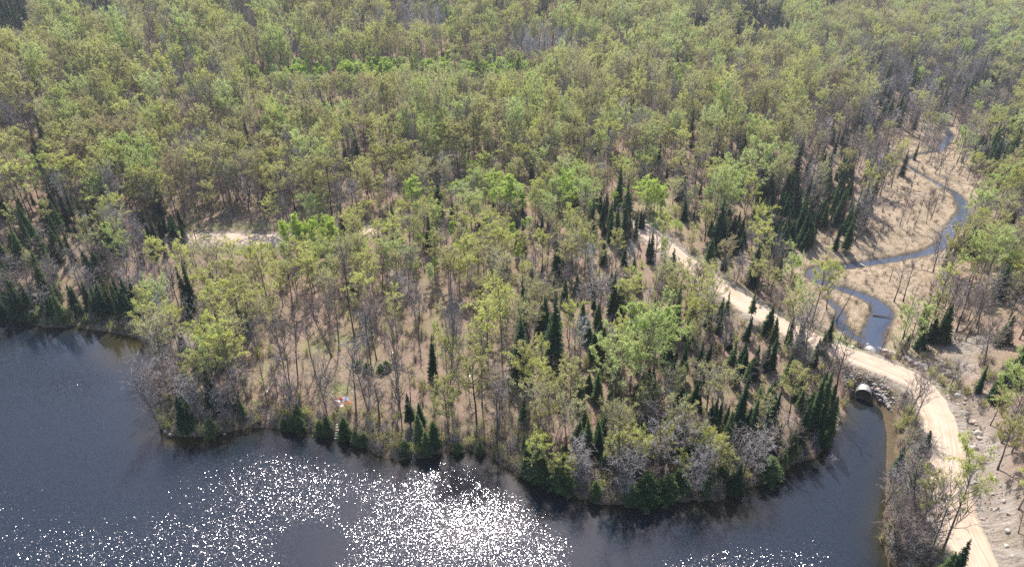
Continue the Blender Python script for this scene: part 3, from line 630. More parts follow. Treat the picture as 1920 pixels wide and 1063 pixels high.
H_('bare', [(3,559,722,585,1),(5,591,700,608,1),(3,622,668,558,1),(1,636,650,540,.9),(5,668,652,455,.8),(3,697,697,572,1),(5,706,675,575,.9),(1,746,708,600,.8),(5,784,634,540,.9),(2,616,784,690,1),(0,668,780,655,1),(5,712,792,715,1.3),
 (2,546,780,715,1),(5,770,752,685,.9),(1,749,760,622,.8),(2,842,752,590,.7),(0,1568,603,532,.4),(5,1562,762,640,1.1),(3,1545,742,650,.9),(0,1500,720,600,1),(2,1478,700,590,1),(3,1695,792,700,.9),(0,1712,800,720,1),
 (2,1740,1045,930,1),(3,1715,1000,890,1),(2,1670,985,880,1),(0,1650,1030,930,1),(5,1693,636,540,1),(5,1720,645,535,.8),(5,1735,645,530,.8),(5,1793,622,520,1),(5,1745,412,355,.8),(5,1716,422,360,.6),(5,1705,368,305,.7),
 (2,300,800,700,1.1),(2,380,800,730,1),(0,330,690,610,1.1),(3,440,780,715,1),(0,1270,905,800,1.1),(2,1170,935,860,1.2),(2,1300,930,850,1.1),(0,1390,905,820,1.1),(0,1230,900,790,1.2),(2,1410,900,830,1.2),(2,1090,910,840,1.2),(5,1320,920,830,.8),
 (5,1155,940,770,.6),(0,90,600,545,1.3),(0,1515,520,470,.5),(5,1636,480,420,.8),(5,1700,420,372,.8),(5,1810,640,560,.8),(3,1640,640,640,.1)])
H_('leafing', [(3,904,760,618,.9),(3,942,683,545,.9),(3,1765,1040,888,1),(1,1720,1010,910,.9),(0,440,730,625,1.3),(4,412,720,640,1.1),(0,432,640,545,1.2),(4,1200,740,610,1.2),(4,1225,700,600,1.3),(0,1290,640,575,1.2),(4,1150,760,650,1.1),(0,1180,560,510,1),
 (4,1095,425,350,1.2),(0,1240,470,410,.8),(1,1470,650,560,1),(4,1490,620,550,.7),(3,841,756,640,.8),(3,745,640,560,.9),(0,185,420,370,1)])
H_('aspen', [(0,783,392,335,1.4),(1,775,395,345,1.2),(1,848,378,345,1.2),(1,1225,405,350,1),(1,1210,408,340,1.3),(0,560,480,405,.8),(1,590,478,415,1),(0,820,530,485,1),(1,625,470,408,.8),(1,545,475,420,.8),(1,925,380,325,1.2),(0,955,400,330,1.1),(1,1060,395,325,1)])
H_('cedar', [(0,550,806,768,1),(0,565,808,772,1.1),(0,535,804,775,1),(0,600,812,778,1),(1,615,815,770,.9),(1,648,822,775,1),(0,668,830,795,1),(0,683,832,800,.9),(0,690,700,672,1),(0,715,698,676,1),(0,725,693,678,1),(0,672,690,672,1),(1,800,850,800,1),(0,760,850,815,1),
 (0,1020,900,860,1.3),(0,1050,908,858,1.4),(1,1010,895,830,1.1),(0,985,885,850,1.2),(0,1210,935,880,1.2),(0,1250,930,885,1.3),(0,1185,940,900,1),(1,1320,925,870,1),(0,1285,925,890,1),(0,900,848,815,1),(0,860,845,818,1),(0,400,815,780,1),(1,1545,845,800,1),(0,1440,895,850,1.2)])

cr = np.random.RandomState(21)
def cl(kind, vs_, x0, x1, f0, f1, h, n, wf=1.1):
    for _ in range(n): HERO.append((kind, vs_[cr.randint(len(vs_))], cr.uniform(x0, x1), f := cr.uniform(f0, f1), f-h*cr.uniform(.7, 1.15), wf*cr.uniform(.85, 1.15)))
for x0, x1, n in ((530,620,12),(640,705,20),(712,762,18),(790,838,18),(870,1000,28),(440,530,6)): cl('aspen', [0,0,1,2], x0, x1, 148, 166, 36, n*2, 1.15)
cl('bare', [4], 755, 835, 46, 70, 38, 40, .8); cl('bare', [4], 955, 1085, 92, 126, 46, 60, .8)
cl('spruce', [0,1,3], -5, 60, 52, 84, 44, 18); cl('spruce', [0,1,3], 160, 225, 26, 44, 36, 14); cl('spruce', [0,1,2], 1395, 1470, 44, 78, 58, 22); cl('spruce', [0,1], 1525, 1572, 16, 34, 30, 6)
cl('spruce', [0,1], 1290, 1325, 44, 72, 34, 6); cl('spruce', [1,3,4], 930, 1120, 22, 48, 32, 16); cl('spruce', [0,1,2], 1360, 1420, 80, 110, 32, 5)
cl('spruce', [0,1,3,5], 1400, 1592, 365, 472, 64, 44, .95); cl('spruce', [3,5,1], 1450, 1560, 455, 478, 45, 9, 1.0); cl('spruce', [0,2,3], 1620, 1725, 130, 262, 50, 26); cl('spruce', [0,2,3], 1775, 1870, 120, 205, 56, 26)
cl('spruce', [0,1,3], 1840, 1900, 270, 335, 66, 10); cl('spruce', [0,1,3,4], 0, 215, 400, 530, 66, 30); cl('spruce', [0,1], 270, 350, 425, 470, 42, 9); cl('spruce', [0,3,1,5,4], 5, 262, 565, 602, 58, 32); cl('cedar', [0,1], 20, 262, 588, 606, 26, 10)
cl('spruce', [0,1,2,3,4,5], 1080, 1450, 600, 880, 58, 84); cl('spruce', [0,3,4,5], 1450, 1560, 640, 830, 52, 13); cl('spruce', [0,1,3], 330, 470, 600, 800, 52, 12); cl('spruce', [0,2,3,4], 960, 1180, 440, 640, 46, 20); cl('spruce', [0,2], 560, 960, 420, 560, 34, 7)
cl('spruce', [0,2], 1230, 1440, 280, 400, 34, 12); cl('spruce', [0,2], 1440, 1640, 180, 300, 40, 18); cl('spruce', [3,5], 1320, 1440, 440, 500, 42, 12); cl('spruce', [0,1,3], 1860, 1915, 640, 760, 60, 5)
cl('spruce', [0,2,4], 60, 1400, 120, 330, 62, 60, .95); cl('spruce', [0,2], 1250, 1640, 60, 300, 56, 26, .95); cl('aspen', [0,1], 915, 985, 380, 412, 46, 9); cl('aspen', [0,1,2], 1195, 1245, 385, 400, 40, 6); cl('aspen', [1,2], 1030, 1085, 390, 410, 52, 6); cl('aspen', [0,1], 535, 645, 466, 482, 60, 9, .9); cl('aspen', [0,1], 690, 960, 430, 520, 36, 8)
cl('aspen', [0,2], 480, 700, 60, 110, 34, 16); cl('aspen', [0,2], 1255, 1310, 150, 200, 40, 10); cl('aspen', [2], 1060, 1180, 175, 235, 40, 12); cl('aspen', [0,2], 860, 980, 40, 80, 30, 12)
cl('bare', [0,1,4,3], 1640, 1800, 185, 292, 30, 40); cl('cedar', [0,1], 960, 1440, 850, 935, 34, 16); cl('bare', [0,2,3], 960, 1450, 850, 930, 62, 9, 1.1); cl('leafing', [1,3,5,7,0], 980, 1440, 820, 925, 70, 24, .9); cl('spruce', [1,3,4,5], 980, 1440, 800, 925, 60, 26); cl('bare', [0,2,3], 1640, 1720, 900, 1080, 62, 16); cl('bare', [2,3], 285, 480, 700, 812, 56, 12); cl('leafing', [4,0,2], 1870, 1930, 420, 560, 40, 14)

# ------------------------------------------------------------------ generic forest: jittered grid, thinned and mixed by place
cell = 4.3
fy = np.arange(52, 640, cell); pts = []
for y in fy:
    w_ = y*1.02+40; xs = np.arange(-w_, w_, cell); pts.append(np.column_stack([xs, np.full(len(xs), y)]))
pts = np.concatenate(pts); pts += (rng.rand(*pts.shape)-.5)*cell*.95
hz, dl, dw, dr, d2r, _, _, dh, _ = height(pts[:,0], pts[:,1], True)
px, py, dep = to_px(pts[:,0], pts[:,1], hz)
keep = (dl > .5) & (dw > 1.3) & (dr > ROAD_HW+1.8) & (d2r > ROAD2_HW+1.6)
keep &= ~((px > 1630) & (px < 1740) & (py > 640) & (py < 1063) & False)
dens = np.full(px.shape, .97)
# openings
def thin(L):
    global dens
    for (a_, b_, c_, d_, k_) in L: dens *= 1-k_*np.exp(-(((px-a_)/c_)**2+((py-b_)/d_)**2)**2)
thin([(680,715,180,85,.95),(600,640,100,75,.72),(870,700,120,85,.82),(740,620,160,60,.62),(80,450,90,80,.15),(1000,690,90,60,.3),(1238,405,34,30,.98),(455,484,95,40,.9),(450,422,90,14,.85),(1225,370,30,30,.5),(1700,420,105,80,.93),(1600,540,110,70,.97),(1570,480,90,30,.9),
  (1540,640,50,30,.93),(1620,620,90,50,.98),(1690,560,60,70,.8),(1760,380,80,60,.85),(1700,300,60,50,.7),(1780,280,40,40,.6),(1832,860,38,110,.97),(1862,1000,36,80,.97),(1810,660,60,36,.98),(1830,740,30,50,.9),(1630,720,60,45,.97),(1740,830,30,30,.5),
  (1600,760,40,40,.6),(20,350,50,22,.7),(1140,320,50,14,.6),(640,440,110,14,.7),(1500,860,60,30,.45),(1730,900,30,60,.15),(1880,470,30,50,.5)])
dens *= 1-.02*smooth(400, 260, py)*smooth(1800, 1500, px)
keep &= rng.rand(len(px)) < dens
pts, hz, px, py, dep, dl, dw, dr, d2r = [v[keep] for v in (pts, hz, px, py, dep, dl, dw, dr, d2r)]
N = len(pts)
sc_n = fbm(pts[:,0]/26, pts[:,1]/26, 91, 3)*2; sc_m = fbm(pts[:,0]/17, pts[:,1]/17, 97, 3)*2; sc_p = fbm(pts[:,0]/22, pts[:,1]/22, 99, 3)*2
hill = smooth(430, 330, py); hill2 = smooth(400, 250, py)*smooth(1750, 1500, px)
pyf = py; py = py - 8000/dep
w_leaf = .42 + .33*hill; w_bare = .50-.02*hill + 0*px; w_spr = .07-.028*hill + 0*px; w_asp = .05 + 0*px
w_leaf = w_leaf*(.25+1.5*(sc_n**1.8)); w_bare = w_bare*(.15+1.7*sc_m**2.6)
w_leaf = w_leaf*(1-.85*blobs(px, py, [(1730,190,140,110,1.15),(1850,110,110,80,1.0),(1640,290,90,80,1.1),(1620,420,120,90),(1880,280,60,80,.9),(1860,650,60,90,.8)]).clip(0, 1.1)).clip(0, 9)
w_asp = w_asp*(sc_p > 1.05)*3
w_asp = w_asp + 2.5*blobs(px, py, [(640,150,60,14),(740,142,75,18,1.6),(840,140,60,16,1.6),(930,135,60,14),(1280,160,40,26,.6),(1090,200,50,18,.3),(780,370,30,30),(960,360,70,36,.7),(1215,352,50,24),(1060,360,50,40,.5),(590,445,60,30,.9),(600,90,60,20,.3),(1110,100,60,14,.4),(820,480,30,30,.4),(880,40,80,18,.4),(500,60,60,20,.3)])
w_spr = w_spr + 3.2*blobs(px, py, [(40,20,90,34,1.3),(170,8,60,26,1.5),(1420,45,46,40,1.6),(1540,15,30,22),(1310,60,30,34,.7),(1010,20,90,20,.5),(880,5,60,14,.6),(1560,340,50,60,.9),(1500,400,60,50,1.4),(1550,420,40,30,1.5),(1145,415,34,34,1.2),(1230,505,34,24,.8),(1250,560,60,40,.3),
  (1830,90,90,70,.35),(1840,160,70,60,.5),(1700,150,60,60,.4),(1870,270,50,50,.5),(1640,240,50,50,.4),(1480,220,60,60,.12),(1350,150,120,80,.05),(1860,640,50,60,.2),(1390,260,50,50,.2),(1350,460,40,30,.5),(90,430,80,60,.3),(300,430,50,26,.5),(100,580,110,26,.9),(230,570,60,26,.7),
  (1200,640,180,110,.16),(1500,760,60,60,.5),(1400,690,60,50,.3),(390,720,40,60,.5),(1260,850,160,60,.14),(430,600,40,40,.2),(1750,620,40,14,.9),(1690,900,16,60,.4),(1450,470,40,20,.8),(60,480,60,60,.2)])
w_bare = w_bare + 1.5*blobs(px, py, [(1720,210,120,90,1.6),(1600,250,90,70,1.3),(1860,640,60,90,.8),(1620,140,80,50,.5),(1850,560,60,50,.5),(1850,640,50,40,.7),(1720,330,60,40),(240,520,110,60,.6),(320,620,60,70,.8),(700,90,40,30,.5),(880,95,60,16,.8),(1250,880,260,40,.25),(1690,960,40,110,1.2),(1480,620,60,50,.7),
  (330,300,80,40,.5),(470,330,120,30,.5),(960,100,60,30,.4),(700,480,80,50,.4),(640,340,120,30,.4),(1300,260,140,50,.3),(1830,60,90,60,.4),(60,550,80,40,.5),(1350,330,80,40,.3),(800,20,40,14,.8)])
w_spr = w_spr*(1-.93*np.maximum(blob(px, py, 700, 660, 300, 130), blob(px, py, 900, 640, 90, 120)))
w_leaf = w_leaf + .8*blobs(px, py, [(1890,520,40,80,.7),(1200,640,80,60,.5),(1300,620,60,40,.4),(1050,30,120,30),(1200,60,100,40),(1330,90,60,50),(550,330,160,60,.6),(250,380,60,30,.5)])
W = np.stack([w_leaf, w_bare, w_spr, w_asp], 1); W /= W.sum(1)[:,None]; cum = W.cumsum(1); u_ = rng.rand(N)
kind = (u_[:,None] > cum).sum(1).clip(0, 3)     # 0 leafing 1 bare 2 spruce 3 aspen
shore = (dl < 6) & (px < 1700)
cedar_m = (dl < 5) & (rng.rand(N) < .28) & (px > 450) & (px < 1560)
KN = ['leafing', 'bare', 'spruce', 'aspen', 'cedar']
kind = np.where(cedar_m, 4, kind)
var = np.zeros(N, int)
tint = fbm(pts[:,0]/40, pts[:,1]/40, 131, 3) + rng.randn(N)*.08
white = blobs(px, py+0, [(1040,85,60,16),(790,30,40,14)]) > .35
for i in range(N):
    k = kind[i]
    if k == 0:
        var[i] = rng.choice(8, p=[.2,.12,.14,.16,.16,.1,.04,.08]) if tint[i] > .47 else rng.choice(8, p=[.10,.24,.06,.12,.06,.2,.10,.12])
        if py[i] < 330 and rng.rand() < .35: var[i] = rng.choice([1, 3, 7, 5])
        if py[i] > 400 and rng.rand() < (.72 if px[i] < 1100 else .45): var[i] = rng.choice([3, 7, 1, 0])
    elif k == 1: var[i] = rng.choice(6, p=[.26,.22,.16,.2,.06,.1]) if not white[i] else 4
    elif k == 2: var[i] = rng.choice(6, p=[.34,.16,.16,.14,.1,.1])
    elif k == 3: var[i] = rng.choice(3, p=[.4,.4,.2]) if py[i] < 330 or rng.rand() < .6 else 2
    else: var[i] = rng.randint(2)
py = pyf
Ht = np.where(kind == 0, 12+6*rng.rand(N), np.where(kind == 1, 9+7*rng.rand(N), np.where(kind == 2, 6+11*rng.rand(N)**1.3, np.where(kind == 3, 8+5*rng.rand(N), 3+5*rng.rand(N)))))
Ht *= np.where((py > 470) & (py < 640) & (px > 500) & (px < 1000) & (kind != 2), .72, 1.0)
Ht *= np.where((px > 940) & (px < 1520) & (py > 430) & (kind != 2), .74, 1.0); Ht *= np.where((px < 520) & (py > 430) & (kind != 2), .78, 1.0)
Ht *= np.where((py < 470) & (py > 330) & (px > 650) & (px < 1300) & (kind != 2), .62, 1.0)
Ht *= 1+hill2*(kind != 3)*(-.18+.5*rng.rand(N)**2.5)
Ht *= np.where((px > 1620) & (py > 200), .78, 1.0)
Ht *= np.where((py < 60) & (px > 1500), .85, 1.0)
Ht *= np.where(np.minimum(dr, d2r) < 9, .72, 1.0)
Wf = (.75+.55*rng.rand(N))*(1-.16*hill2)
kpx = 1240/dep
for (x0, x1, f0, f1, lim) in ((470,1010,158,235,146),(745,845,60,130,54),(945,1095,114,190,100),(1200,1275,408,470,392),(540,660,476,520,455),(-5,70,86,160,68),(165,235,46,110,34),(1385,1480,80,150,62),(1290,1330,76,130,56),(0,230,420,560,None),(1440,1590,478,520,455)):
    if lim is None: m_ = (px > x0) & (px < x1) & (py > f0) & (py < f1) & (kind != 2); Ht = np.where(m_, Ht*.72, Ht); continue
    m_ = (px > x0) & (px < x1) & (py > f0) & (py < f1); mx_ = (py-lim-8*rng.rand(N))/kpx
    Ht = np.where(m_ & (Ht > mx_), np.maximum(mx_, 3.0+1.5*rng.rand(N)), Ht)
    Wf = np.where(m_ & (Ht < 6.5), Wf*1.15, Wf)
# keep what the photograph shows open to view
VIS = []
def vis(P, step=6, rad=4):
    for (x0, y0), (x1, y1) in zip(P[:-1], P[1:]):
        k = max(1, int(math.hypot(x1-x0, y1-y0)/step))
        for j in range(k+1): VIS.append((x0+(x1-x0)*j/k, y0+(y1-y0)*j/k, rad))
vis([(368,447),(530,450)], 5, 11); vis([(1264,478),(1298,502)], 6, 5); vis([(1382,560),(1441,596),(1543,647),(1628,679),(1712,716),(1751,762),(1774,860),(1785,930),(1806,1000),(1836,1063)], 8, 16)
vis([(p[0], p[1]) for p in STREAM_PX[:27]], 6, 5); vis([(1770,268),(1782,256)], 4, 4); vis([(1236,385),(1244,415)], 6, 10); vis([(1590,700),(1618,725),(1650,735)], 6, 12); vis([(1640,760),(1630,860),(1560,900)], 8, 12)
vis([(1820,800),(1850,870),(1880,1000)], 10, 20); vis([(1760,665),(1830,660)], 10, 12); vis([(560,455),(600,462)], 6, 3); vis([(635,742),(662,756)], 5, 14); vis([(1500,560),(1560,600),(1600,620)], 8, 8); vis([(1500,500),(1560,490)], 8, 6); vis([(1640,440),(1730,440),(1760,400)], 8, 4)
VIS = np.array(VIS)
tpx, tpy, _ = to_px(pts[:,0], pts[:,1], hz+Ht)
hwid = np.where(kind == 2, 1.3, np.where(kind == 3, 1.6, 2.3))*Ht/15*F/dep
cover = np.zeros(N, bool)
for vx, vy, vr in VIS:
    cx_ = px+(tpx-px)*np.clip((vy-py)/(tpy-py-1e-6), 0, 1)
    cover |= (np.abs(vx-cx_) < hwid*.8+vr*.5) & (vy < py) & (vy > tpy-vr*.5)
soft = rng.rand(N) < .05
keep = ~cover | soft
G = dict(x=pts[:,0], y=pts[:,1], z=hz, kind=kind, var=var, H=Ht, wf=Wf, px=px, py=py, dep=dep)
G = {k: v[keep] for k, v in G.items()}
print('generic', len(G['x']), {KN[k]: int((G['kind'] == k).sum()) for k in range(5)})
# heroes
hp = [(e[2], e[3]) for e in HERO]; hx, hy = ground_hit([p[0] for p in hp], [p[1] for p in hp]); hh = height(hx, hy)
HX = []; n_hand = 0
for e, x, y, z in zip(HERO, hx, hy, hh):
    if e[0] == 'cedar': q_ = .55+.4*cr.rand(); e = e[:4]+(e[3]-(e[3]-e[4])*q_, e[5]*(1.0+.5*cr.rand()))
    if e[5] < .2: continue
    if z < 0.1:   # foot would be under water: step inland
        for k in range(40):
            y += .5; z = float(height(np.array([x]), np.array([y]))[0])
            if z > .2: break
    n_hand += e[2] == int(e[2])
    dx, dy, dz = ray(e[2], e[4]); t = y/dy; Hh = CAM_H + dz*t - z
    Hh = min(max(Hh, 2.5), 26)
    HX.append((KN.index(e[0]) if e[0] in KN else 5, e[1], x, y, z, Hh, e[5]))
# remove generics standing on heroes
HA = np.array([(h[2], h[3]) for h in HX])
dmin = np.full(len(G['x']), 1e9)
for a_ in HA: dmin = np.minimum(dmin, np.hypot(G['x']-a_[0], G['y']-a_[1]))
hpx, hpy, hd = to_px(HA[:,0], HA[:,1], np.array([h[4] for h in HX])); htop = to_px(HA[:,0], HA[:,1], np.array([h[4]+h[5] for h in HX]))[1]
# do not let a nearer generic tree hide a hero
gp_top = to_px(G['x'], G['y'], G['z']+G['H'])[1]; hide = np.zeros(len(G['x']), bool)
for i, h in enumerate(HX):
    hand = i < n_hand; bandh = False
    if h[0] == 4 or (not hand and h[0] != 2): continue
    hide |= (np.abs(G['px']-hpx[i]) < (8 if hand else 5)) & (G['py'] > hpy[i]-1) & (gp_top < hpy[i]-(.5 if hand else .6)*(hpy[i]-htop[i])) & (G['py'] < hpy[i]+(85 if hand else 60))
m = (dmin > 1.6) & ~hide; G = {k: v[m] for k, v in G.items()}

# ------------------------------------------------------------------ individuals
trees = []      # dict rows
for (k, v, x, y, z, Hh, wf) in HX:
    p_, q_, d_ = to_px(x, y, z); trees.append((k, v, x, y, z, Hh, wf, p_, q_, d_, 1))
for i in range(len(G['x'])):
    trees.append((G['kind'][i], G['var'][i], G['x'][i], G['y'][i], G['z'][i], G['H'][i], G['wf'][i], G['px'][i], G['py'][i], G['dep'][i], 0))
TR = np.array(trees, float)
top = to_px(TR[:,2], TR[:,3], TR[:,4]+TR[:,5])[1]
size = (TR[:,8]-top) + 1e4*TR[:,10]
inview = (TR[:,7] > -10) & (TR[:,7] < 1930) & (top < 1050) & (TR[:,8] > 0)
LIMIT = 296
indiv = np.zeros(len(TR), bool)
for k in range(6):
    idx = np.where((TR[:,0] == k) & inview)[0]; idx = idx[np.argsort(-size[idx])][:LIMIT]; indiv[idx] = True
def rot_for(i):
    r_ = np.random.RandomState(1000+i); return (r_.randn()*.03, r_.randn()*.03, r_.rand()*6.283)

LAND = [(135,580,'on the far shore of the cove'),(30,470,'in the conifer clump inland of the cove'),(110,400,'on the slope inland of the cove'),(320,440,'at the treed end of the far road'),(450,480,'just below the far road stretch'),
 (450,395,'just above the far road stretch'),(590,465,'around the bright puddle by the road'),(722,430,'around the lone spruce beyond the puddle'),(330,600,'on the neck behind the wooded point'),(360,740,'on the wooded point jutting into the lake'),(460,650,'inland of the wooded point'),
 (520,720,'by the white fallen log'),(650,760,'by the red camp tarps'),(700,680,'in the camp clearing'),(812,700,'around the spire spruce of the clearing'),(740,845,'on the bank beside the camp steps'),(880,820,'on the bank past the camp'),(920,700,'on the sunlit ground past the camp'),
 (640,580,'in the open wood behind the camp'),(850,560,'in the open young wood inland of the camp'),(560,540,'in the pale wood below the puddle'),(850,450,'in the pale young wood at mid picture'),(1000,450,'around the mid forest spruce group'),(1038,660,'by the tallest spruce of the peninsula'),
 (1010,870,'on the overhanging bank of the lake'),(1150,920,'on the outermost bulge of the bank'),(1320,920,'on the bank before the inlet mouth'),(1200,800,'in the dark wood behind the bulging bank'),(1140,570,'in the wood at the heart of the peninsula'),(1150,420,'in the dense dark spruce stand'),
 (1255,490,'where the road slips behind trees'),(1238,400,'round the green glade at the road'),(1400,480,'beyond the road from the peninsula'),(1420,640,'between road and peninsula wood'),(1520,760,'on the peninsula side of the inlet'),(1590,740,'by the culvert mouth'),(1530,440,'in the black stand over the marsh'),
 (1520,300,'on the slope over the black stand'),(1700,250,'in the grey upper valley'),(1860,300,'in the spruces of the upper valley'),(1530,520,'at the sharp creek bend'),(1590,600,'between the two creek arms'),(1700,400,'on the straw marsh'),(1810,470,'beside the log over the creek'),
 (1740,635,'on the rim of the dug hollow'),(1850,620,'on the steep bank over the hollow'),(1900,480,'on the light green slope by the creek'),(1900,720,'on top of the cut bank near the hollow'),(1690,860,'on the strip between inlet and road'),(1660,1000,'at the lake tip of the strip'),(1780,1020,'leaning over the sandy road'),
 (1900,900,'on top of the cut bank by the road'),(100,250,'on the high slope beyond the cove'),(300,330,'on the slope over the far road'),(600,330,'on the shaded slope over the puddle'),(850,300,'on the slope over the young wood'),(1100,300,'at the hill foot by the old track'),(1300,330,'on the low rise beyond the glade'),
 (1350,200,'on the hillside over the low rise'),(560,160,'at the cove end of the green band'),(680,160,'in the cove half of the green band'),(790,155,'in the middle of the vivid green band'),(880,150,'in the valley half of the green band'),(950,150,'at the valley end of the green band'),(400,200,'on the middle of the hillside'),(1000,170,'on the hill past the vivid band'),(1500,150,'on the long slope down to the valley'),(60,40,'in the dark stand on the hill shoulder'),(1420,50,'in the dark stand high on the hill')]
LP = np.array([(l[0], l[1]) for l in LAND], float)
lx, ly = ground_hit(LP[:,0], LP[:,1])
ORD = ['first', 'second', 'third', 'fourth', 'fifth', 'sixth', 'seventh', 'eighth', 'ninth', 'tenth', 'eleventh', 'twelfth', 'thirteenth', 'fourteenth', 'fifteenth', 'sixteenth', 'seventeenth', 'eighteenth', 'nineteenth', 'twentieth'] + ['twenty-'+o for o in ('first','second','third','fourth','fifth','sixth','seventh','eighth','ninth')] + ['thirtieth'] + ['thirty-'+o for o in ('first','second','third','fourth','fifth','sixth','seventh','eighth','ninth')]
idxs = np.where(indiv)[0]
near_l = np.array([np.argmin(((TR[i,7]-LP[:,0])/1.3)**2+(TR[i,8]-LP[:,1])**2) for i in idxs])
groups = {}
for i, l in zip(idxs, near_l):
    k, v = int(TR[i,0]), int(TR[i,1]); kn = (KN+['dead'])[k]
    hcls = 'tall ' if TR[i,5] > 14 else ('short ' if TR[i,5] < 9 else '')
    groups.setdefault((kn, PROTO[kn][v % len(PROTO[kn])]['look'], hcls, int(l)), []).append(i)
KW = {'leafing': 'tree', 'aspen': 'aspen', 'bare': 'bare tree', 'spruce': 'spruce', 'cedar': 'cedar', 'dead': 'spruce'}
labels = {}
labmax = 0
for (kn, look, hc, l), mem in groups.items():
    mem = sorted(mem, key=lambda i: top[i]*1.0)     # from the one whose tip stands highest in view downwards
    wd = KW[kn]
    for r_, i in enumerate(mem):
        if len(mem) == 1: s_ = f'the {hc}{look} {wd} {LAND[l][2]}'
        elif r_ == 0: s_ = f'farthest {hc}{look} {wd} {LAND[l][2]}'.replace('farthest', 'furthermost')
        elif r_ == len(mem)-1: s_ = f'frontmost {hc}{look} {wd} {LAND[l][2]}'
        else: s_ = f'{ORD[min(r_, 38)]} {hc}{look} {wd} down {LAND[l][2]}'
        labels[i] = s_
        if len(s_.replace('-', ' ').split()) > 15: labels[i] = s_ = s_.replace('yellow-green', 'yellowish').replace('olive-budded', 'olive').replace('thinly leafed', 'thin').replace(' of the picture', '').replace('twin-stemmed', 'forked').replace('in the valley half of', 'toward the valley in').replace('past the vivid band', 'past the band').replace('the middle of the vivid', 'the middle of the')
for i_, s_ in labels.items():
    if len(s_.replace('-', ' ').split()) > 16: s_ = s_.replace(' around the ', ' by the ').replace('the heart of ', '').replace('beyond the puddle', 'there').replace(' in view', ''); s_ = s_.replace('half of the ', '') if len(s_.replace('-', ' ').split()) > 16 else s_; labels[i_] = s_
GRP = {'leafing': 'leafing broadleaf trees of the forest', 'aspen': 'bright green aspens', 'bare': 'leafless trees', 'spruce': 'dark spruces', 'cedar': 'low cedars along the bank', 'dead': None}
cache = {}
for i in idxs:
    k = (KN+['dead'])[int(TR[i,0])]; v = int(TR[i,1]) % len(PROTO[k]); pr = PROTO[k][v]
    root = bpy.data.objects.new(KIND_NAME[k], None); root.empty_display_size = .3; link(root)
    if k not in cache: cache[k] = {}
    if v not in cache[k]:
        tr_o = bpy.data.objects.new('trunk', pr['trunk']); cr_o = bpy.data.objects.new('crown', pr['crown']); cache[k][v] = (tr_o, cr_o)
    else:
        tr_o, cr_o = cache[k][v][0].copy(), cache[k][v][1].copy()
    link(tr_o, root); link(cr_o, root)
    s_ = TR[i,5]/pr['H']; w_ = (s_**.65)*TR[i,6]*(1.0 if k == 'spruce' else 1)
    root.location = (TR[i,2], TR[i,3], TR[i,4]-.12); root.rotation_euler = rot_for(i); root.scale = (w_, w_, s_)
    tag(root, labels[i], 'tree', GRP[k])
print('individuals', len(idxs), round(time.time()-T0, 1))

# ------------------------------------------------------------------ the rest of the forest, too many to count
def scatter(name, protos, P, rot, scl, var_, label):
    cc = bpy.data.collections.new(name+'_sources')
    for j, m_ in enumerate(protos):
        o = bpy.data.objects.new(f'source_{j:02d}', m_); cc.objects.link(o)
    me = bpy.data.meshes.new(name); me.vertices.add(len(P)); me.vertices.foreach_set('co', np.asarray(P, np.float32).ravel())
    a_ = me.attributes.new('turn', 'FLOAT_VECTOR', 'POINT'); a_.data.foreach_set('vector', np.asarray(rot, np.float32).ravel())
    a_ = me.attributes.new('grow', 'FLOAT_VECTOR', 'POINT'); a_.data.foreach_set('vector', np.asarray(scl, np.float32).ravel())
    a_ = me.attributes.new('pick', 'INT', 'POINT'); a_.data.foreach_set('value', np.asarray(var_, np.int32))
    o = bpy.data.objects.new(name, me); link(o); tag(o, kind='stuff')
    if label: o['label'] = label
    ng = bpy.data.node_groups.new(name+'_nodes', 'GeometryNodeTree')
    ng.interface.new_socket('Geometry', in_out='INPUT', socket_type='NodeSocketGeometry'); ng.interface.new_socket('Geometry', in_out='OUTPUT', socket_type='NodeSocketGeometry')
    gi = ng.nodes.new('NodeGroupInput'); go = ng.nodes.new('NodeGroupOutput'); ip = ng.nodes.new('GeometryNodeInstanceOnPoints'); ci = ng.nodes.new('GeometryNodeCollectionInfo')
    ci.inputs['Collection'].default_value = cc; ci.inputs['Separate Children'].default_value = True; ci.inputs['Reset Children'].default_value = True
    def na(nm, t):
        nd = ng.nodes.new('GeometryNodeInputNamedAttribute'); nd.data_type = t; nd.inputs['Name'].default_value = nm; return nd.outputs['Attribute']
    ip.inputs['Pick Instance'].default_value = True
    e2r = ng.nodes.new('FunctionNodeEulerToRotation')
    L = ng.links.new; L(gi.outputs[0], ip.inputs['Points']); L(ci.outputs[0], ip.inputs['Instance']); L(na('pick', 'INT'), ip.inputs['Instance Index'])
    L(na('turn', 'FLOAT_VECTOR'), e2r.inputs[0]); L(e2r.outputs[0], ip.inputs['Rotation']); L(na('grow', 'FLOAT_VECTOR'), ip.inputs['Scale']); L(ip.outputs[0], go.inputs[0])
    md = o.modifiers.new('scatter', 'NODES'); md.node_group = ng; return o
rest = np.where(~indiv)[0]
